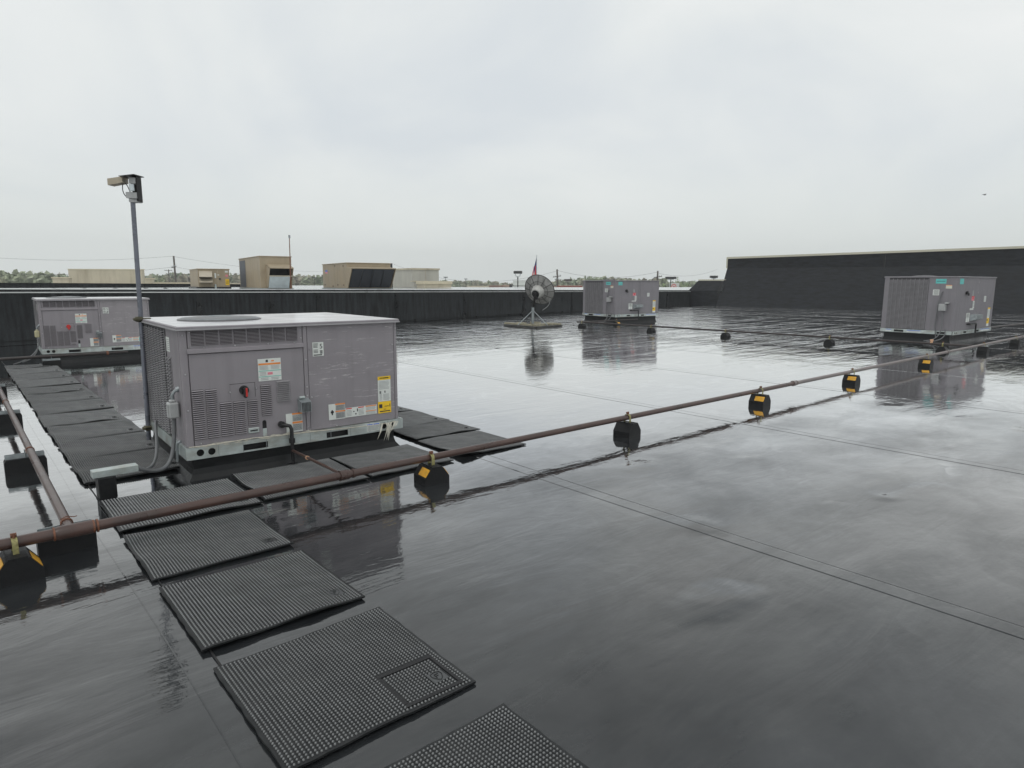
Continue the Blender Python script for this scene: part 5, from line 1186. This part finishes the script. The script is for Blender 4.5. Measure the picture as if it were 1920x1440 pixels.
def shop(label, px0, px1, ytop, dist, mt, capm='cream2', cap_=.6, ang=None, parts=None):
    a = D(px0, 530, dist); b = D(px1, 530, dist); ang = math.atan2(b.y-a.y, b.x-a.x); ln = (b-a).xy.length; top = D((px0+px1)/2, ytop, dist).z
    t = thing('distant_shop', label, 'building', (a.x, a.y, -7), ang); h_ = top+7
    q = MB(); q.box(0, ln, 0, 12, 0, h_-cap_); q.build('walls', M[mt], t)
    q = MB(); q.box(-.2, ln+.2, -.3, 12.2, h_-cap_, h_); q.build('fascia', M[capm], t)
    nw = max(1, int(ln/6))
    for i in range(nw):
        q = MB(); x0 = ln*(i+.15)/nw; q.box(x0, x0+ln/nw*.7, -.05, 0, .3, 3.0); q.build('shop_window', M['slotdark'], t)
    return t, ln, h_
shop('long low tan shop front with pale fascia beyond the dish, left part', 876, 916, 536.5, 210, 'tanwall')
shop('long low brown brick shop front left of the dish', 917, 942, 535.5, 215, 'brick', 'brick')
shop('pinkish shop front right beside the white columned entrance', 942, 957, 534.5, 216, 'tanwall', 'tanwall')
t, ln, h_ = shop('white columned restaurant entrance with a low roof, left of the dish', 964, 992, 525.5, 120, 'white', 'white', .9)
for i in range(5):
    q = MB(); q.tube([(ln*(i+.5)/5, -.8, 0), (ln*(i+.5)/5, -.8, h_-1.9)], .18, 8); q.build('column', M['white'], t)
q = MB(); q.box(-.3, ln+.3, -1.2, 0, h_-1.9, h_-1.0); q.build('porch_roof', M['white'], t)
shop('dark blue gabled shop piece left of the white columned entrance', 957, 965, 533.5, 125, 'filter', 'lamp', .5)
t, ln, h_ = shop('rust-red timber canopy building right of the dish', 1047, 1090, 536, 110, 'lamp', 'redtrim', 1.0)
q = MB(); q.box(0, ln, -.6, -.3, h_-2.0, h_-1.4); q.build('red_beam', M['redtrim'], t)
for i in range(9):
    q = MB(); q.box(ln*i/8-.15, ln*i/8+.15, -.55, -.25, 0, h_-1.0); q.build('post', M['redtrim'], t)
shop('low brown roofed building between the dish and the leaning utility pole', 1034, 1047, 537.5, 150, 'brick', 'brick', .8)
shop('thin red store roof right of the bullseye sign', 1272, 1296, 540.5, 230, 'brick', 'redtrim', .8)
shop('low pale strip of building between the left beige units', 432, 450, 531, 190, 'tanwall', 'cream2')

# ------------------------------------------------------------------ bullseye sign
s0 = D(1264.5, 537, 150); ang = YAW-math.pi/2
t = thing('store_sign', 'white square store sign with a red bullseye, right of the middle unit', 'sign', (s0.x, s0.y, -7), ang); k2 = 150/1220
zc = s0.z+7
q = MB(); q.bbox(-7.5*k2, 7.5*k2, -.3, .3, zc-6.5*k2, zc+6.2*k2, .04); q.build('sign_box', M['white'], t)
for i, (r_, mt) in enumerate(((4.6, 'red'), (3.2, 'white'), (1.5, 'red'))):
    q = MB(); q.tube([(-1.6*k2, -.3-.02*i, zc-.2*k2), (-1.6*k2, -.34-.02*i, zc-.2*k2)], r_*k2, 28); q.build('bullseye_ring' if i < 2 else 'bullseye_centre', M[mt], t)
q = MB(); q.box(-8.9*k2, -7.9*k2, -.2, .2, 0, zc+5.5*k2); q.box(7.7*k2, 8.3*k2, -.2, .2, 0, zc+5.5*k2); q.build('sign_post', M['white'], t)

# ------------------------------------------------------------------ flag, lamps, utility poles, wires
fb = D(1006.2, 500, 100); k3 = 100/1220
t = thing('flag_pole', 'thin flag pole with a limp folded red white and blue flag behind the dish', 'flag pole', (fb.x, fb.y, -7), ang); ztop = D(1006.2, 480, 100).z+7
q = MB(); q.tube([(0, 0, 0), (0, 0, ztop)], [.10, .04], 8); q.tube([(0, 0, ztop), (0, 0, ztop+.12)], .07, 8); q.build('pole', M['galvp'], t)
def fold(z0, z1, w0, w1, nm, mt, seed):
    r = random.Random(seed); mb = MB(); n = 12; vs = []
    for i in range(n+1):
        f = i/n; z = z0+(z1-z0)*f; wd_ = w0+(w1-w0)*f
        for j in range(7): g_ = j/6; vs.append((-wd_*g_, .12*math.sin(g_*9+f*3+seed), z+.1*math.sin(g_*5)))
    mb.add(vs, [(i*7+j, (i+1)*7+j, (i+1)*7+j+1, i*7+j+1) for i in range(n) for j in range(6)]); return mb.build(nm, mt, fl)
fl = MB(); fl.tube([(0, 0, ztop-.3), (0, 0, ztop-3.2)], .05, 6); fl = fl.build('flag', M['white'], t)
fold(ztop-.2, ztop-2.5, .05, .62, 'blue_field', mat('flag_blue', (.04, .07, .30), .8), 1)
fold(ztop-1.5, ztop-3.9, .45, .85, 'red_stripes', mat('flag_red', (.75, .05, .07), .8), 2)
fold(ztop-2.1, ztop-3.9, .6, 1.0, 'white_stripes', M['white'], 4)

def lamp_post(label, px, ytop, dist, wpx, hpx, fork=False):
    p = D(px, ytop, dist); k = dist/1220; t = thing('parking_lamp', label, 'street lamp', (p.x, p.y, -7), ang, 'parking lot lamps beyond the roof'); H_ = p.z+7
    q = MB(); q.tube([(0, 0, 0), (0, 0, H_-(hpx+ (5 if fork else 1))*k)], [max(.09, .5*k), max(.07, .45*k)], 8); q.build('pole', M['lamp'], t)
    q = MB(); q.bbox(-wpx/2*k, wpx/2*k, -.3, .3, H_-hpx*k, H_, .05); q.build('lamp_head', M['lamp'], t)
    q = MB()
    if fork:
        for s_ in (-1, 1): q.tube(arc((0, 0, H_-(hpx+6)*k), (s_*3*k, 0, H_-(hpx+6)*k), (s_*4.5*k, 0, H_-(hpx+4)*k), (s_*4.5*k, 0, H_-hpx*k)), .05, 6)
    else: q.bar((-wpx*.3*k, 0, H_-(hpx+.6)*k), (wpx*.3*k, 0, H_-(hpx+.6)*k), .12, .12)
    q.build('bracket', M['galvp'], t); return t
lamp_post('tall parking lamp with a broad dark head on a pale fork, left of the dish', 971, 508, 90, 16, 5, True)
lamp_post('dark headed parking lamp just right of the dish rim', 1020, 520.5, 140, 7, 3)
lamp_post('dark headed parking lamp above the rust-red canopy building', 1065, 523.3, 120, 14, 3.4)
lamp_post('dark broad-headed parking lamp beside the bullseye sign', 1258, 518.8, 110, 19, 4)
lamp_post('dark lamp head rising over the short sloped parapet', 1338.5, 516.8, 110, 13, 4)
lamp_post('thin pale two-armed lamp left of the dish, over the long brown shops', 873.5, 522.4, 200, 6, 1.2)
lamp_post('thin two-armed lamp right of the grey penthouse', 835.5, 519, 190, 8, 1.3)
lamp_post('thin two-armed lamp between the tall beige unit and the filter hood unit', 589, 520, 200, 7, 1.3)

def upole(label, px, ytop, dist, arms, lean=0.0, r=.16):
    p = D(px, ytop, dist); t = thing('utility_pole', label, 'utility pole', (p.x, p.y, -7), ang, 'wooden utility poles beyond the roof'); H_ = p.z+7; k = dist/1220
    q = MB(); q.tube([(-lean*H_, 0, 0), (0, 0, H_)], [r*1.3, r], 8); q.build('pole', M['woodpole'], t)
    for dz, wpx, tl in arms:
        q = MB(); q.bar((-wpx/2*k, -.2, H_-dz*k-tl*k), (wpx/2*k, -.2, H_-dz*k+tl*k), .12, .14); q.build('cross_arm', M['woodpole'], t)
        q = MB()
        for s_ in (-.9, -.45, .45, .9): q.tube([(s_*wpx/2*k, -.2, H_-dz*k+tl*k*s_), (s_*wpx/2*k, -.2, H_-dz*k+tl*k*s_+.3)], .06, 6)
        q.build('insulators', M['galvp'], t)
    return p
up1 = upole('tall bare wooden utility pole right of the sensor pole', 325.5, 480, 140, [(18, 8, 1)], -.01)
up2 = upole('shorter two-armed utility pole left of the tall bare one', 316, 505.5, 230, [(1.5, 13, 0), (9, 10, 0)])
up3 = upole('leaning utility pole with cross arms between the dish and the middle unit', 1044.5, 505, 130, [(13, 15, 1.2), (19, 8, 0)], -.05)
up4 = upole('utility pole with a tilted cross arm behind the middle unit', 1233.4, 508, 130, [(11, 15, 1.5)], 0)
def wire(label, a, b, sag=2.0, r=.018):
    a, b = Vector(a), Vector(b); pts = []
    for i in range(25):
        f = i/24; p = a.lerp(b, f); p.z -= sag*4*f*(1-f); pts.append(p)
    q = MB(); q.tube(pts, r, 4); tag(q.build('overhead_wire', M['wire']), label, 'wire', 'overhead wires between utility poles')
pL = D(-120, 474, 150); pR = D(640, 507, 210)
wire('uppermost overhead wire from the left frame edge to the tall bare pole', pL, up1, 1.0)
wire('overhead wire from the tall bare pole toward the filter hood unit', up1+Vector((0, 0, -.1)), pR, 1.2)
wire('lower overhead wire meeting the tall bare pole from the left', D(-60, 509, 170), up1-Vector((0, 0, 2.0)), 1.0)
wire('lower overhead wire from the tall bare pole down to the right', up1-Vector((0, 0, 2.0)), D(470, 512, 200), .6)
wire('overhead wire right of the grey penthouse leading to the leaning pole', D(735, 494, 150), up3-Vector((0, 0, .3)), 3.0)
wire('overhead wire between the leaning pole and the tilted-arm pole', up3-Vector((0, 0, .2)), up4-Vector((0, 0, .2)), 1.2)
wire('overhead wire from the tilted-arm pole leading right over the trees', up4-Vector((0, 0, .4)), D(1345, 505, 160), 1.0)

# ------------------------------------------------------------------ trees
def clumps(rnd, cx, cy, cz, rx, ry, rz, n, s):
    vs = []; fs = []
    for i in range(n):
        while True:
            u = Vector((rnd.uniform(-1, 1), rnd.uniform(-1, 1), rnd.uniform(-1, 1)))
            if .2 < u.length < 1: break
        u *= .75+.25*rnd.random(); sz = s*rnd.uniform(.5, 1.3)
        c_ = Vector((cx+u.x*rx, cy+u.y*ry, cz+u.z*rz)); a = Vector((rnd.gauss(0, 1), rnd.gauss(0, 1), rnd.gauss(0, 1))).normalized(); b = a.orthogonal().normalized()
        b = (Matrix.Rotation(rnd.uniform(0, 6.28), 3, a) @ b); o = len(vs); c2_ = a.cross(b)
        for q_ in (b, c2_, -b*.8, -c2_*.9): vs.append(c_+q_*sz)
        fs.append((o, o+1, o+2, o+3))
    return vs, fs
rnd = random.Random(21)
mb = MB()
def belt(px0, px1, dist, yfun, step, dens, sz):
    px = px0
    while px < px1:
        d = dist*rnd.uniform(.93, 1.12); yt = yfun(px)+rnd.uniform(-1.0, 2.0); p = D(px, yt, d); top = p.z; r = rnd.uniform(.8, 1.25)*d/1220*7
        hh = (top+7); vs, fs = clumps(rnd, p.x, p.y, top-hh*.36, r, r, hh*.38, dens, sz); mb.add(vs, fs); px += step*rnd.uniform(.6, 1.3)
def yl(px): return 507.5+px*.045 if px < 125 else (513 if px < 360 else 515.5)
belt(-260, 126, 230, lambda p: 507+max(0, p)*.035, 4.2, 90, .85); belt(-260, 126, 210, lambda p: 514+max(0, p)*.03, 4.5, 60, .8)
belt(250, 460, 280, lambda p: 513+1.5*math.sin(p*.05), 4.5, 80, 1.0)
belt(545, 608, 270, lambda p: 514.5+(p-545)*.03, 4, 90, 1.0)
belt(840, 975, 330, lambda p: 528-2*math.sin((p-840)*.04), 4, 80, 1.1)
belt(1025, 1100, 290, lambda p: 526-(p-1025)*.07, 4, 80, 1.0)
belt(1085, 1175, 260, lambda p: 518.5+abs(p-1125)*.03, 3.6, 90, .9)
belt(1175, 1250, 270, lambda p: 522, 4, 80, 1.0)
belt(1238, 1420, 290, lambda p: 527, 4, 80, 1.0)
belt(1420, 2300, 320, lambda p: 527, 8, 60, 1.6)
belt(460, 545, 290, lambda p: 516, 5, 60, 1.0); belt(608, 840, 300, lambda p: 524, 6, 60, 1.1)
me = bpy.data.meshes.new('tree_belt'); me.from_pydata(mb.v, [], mb.f); me.materials.append(M['leaf']); ob = bpy.data.objects.new('tree_belt', me); COL.objects.link(ob)
tag(ob, 'distant pale green belt of spring woods along the horizon', 'woods', kind='stuff')
def tree(label, px, ytop, dist, wpx, seed, mt='leaf2', dens=420):
    r = random.Random(seed); p = D(px, ytop, dist); k = dist/1220; H_ = p.z+7; cr_ = wpx/2*k
    t = thing('tree', label, 'tree', (p.x, p.y, -7), 0, 'loose spring trees by the bullseye sign')
    q = MB(); q.tube([(0, 0, 0), (.1, 0, H_*.4), (0, .1, H_*.75)], [.35, .25, .08], 7)
    for i in range(9):
        a = r.uniform(0, 6.28); z = H_*r.uniform(.35, .7); q.tube([(0, 0, z), (math.cos(a)*cr_*.5, math.sin(a)*cr_*.5, z+H_*.14), (math.cos(a)*cr_*.8, math.sin(a)*cr_*.8, z+H_*.24)], [.12, .07, .03], 5)
    q.build('trunk', M['bark'], t)
    mb = MB()
    for i in range(9):
        u = Vector((r.uniform(-1, 1), r.uniform(-1, 1), r.uniform(-.8, 1))); vs, fs = clumps(r, u.x*cr_*.55, u.y*cr_*.55, H_*.72+u.z*H_*.18, cr_*.5, cr_*.5, H_*.13, dens//9, k*1.1); mb.add(vs, fs)
    me = bpy.data.meshes.new('crown'); me.from_pydata(mb.v, [], mb.f); me.materials.append(M[mt]); o = bpy.data.objects.new('crown', me); COL.objects.link(o); o.parent = t
tree('full round spring tree just right of the bullseye sign', 1277, 519, 190, 18, 1)
tree('airy spring tree between the round one and the sloped parapet', 1289, 523, 200, 15, 2, dens=300)
tree('thin spring tree left of the bullseye sign lamp', 1247, 526, 200, 12, 3, dens=260)
tree('broad bushy tree rising over the middle unit', 1120, 517.5, 200, 26, 4)
tree('yellowish round tree left of the dish above the brown shops', 909, 528.5, 240, 11, 5, 'leaf')
tree('small dark evergreen left of the dish beside the thin poles', 852, 531, 180, 5, 6, dens=200)
tree('rounded tree behind the low strip left of the first beige unit', 302, 518, 210, 20, 7)

# a lone bird
bp_ = D(1846, 365.5, 60)
t = thing('flying_bird', 'tiny dark bird flying alone in the sky at right', 'bird', bp_, ang)
q = MB(); q.tube([(-.09, 0, 0), (-.03, 0, .01), (.05, 0, .012), (.11, 0, .004)], [.012, .034, .036, .006], 8); b_ = q.build('body', M['bird'], t)
for s_ in (-1, 1):
    q = MB(); q.add([(-.05, 0, .02), (.05, 0, .02), (.03, s_*.14, .07), (-.03, s_*.14, .07), (-.05, s_*.26, .03), (-.05, 0, .014), (.05, 0, .014), (.03, s_*.14, .064), (-.03, s_*.14, .064), (-.05, s_*.26, .026)], [(0, 1, 2, 3), (3, 2, 4), (5, 8, 7, 6), (8, 9, 7)]); q.build('wing', M['bird'], t)
q = MB(); q.add([(-.08, -.015, .002), (-.08, .015, .002), (-.15, .03, .0), (-.15, -.03, 0), (-.08, 0, .008)], [(0, 1, 2, 3), (0, 3, 4), (1, 4, 2), (2, 4, 3)]); q.build('tail', M['bird'], t)

# ------------------------------------------------------------------ haze
hzm = bpy.data.materials.new('haze_air'); hzm.use_nodes = True; ht = hzm.node_tree; ht.nodes.clear()
ho = ht.nodes.new('ShaderNodeOutputMaterial'); hp = ht.nodes.new('ShaderNodeVolumePrincipled'); hp.inputs['Density'].default_value = .0009; hp.inputs['Color'].default_value = (.97, .98, .99, 1); hp.inputs['Anisotropy'].default_value = .2
ht.links.new(hp.outputs[0], ho.inputs['Volume'])
q = MB(); q.box(-70, 430, -70, 430, -8, 24); tag(q.build('haze', hzm), kind='stuff')
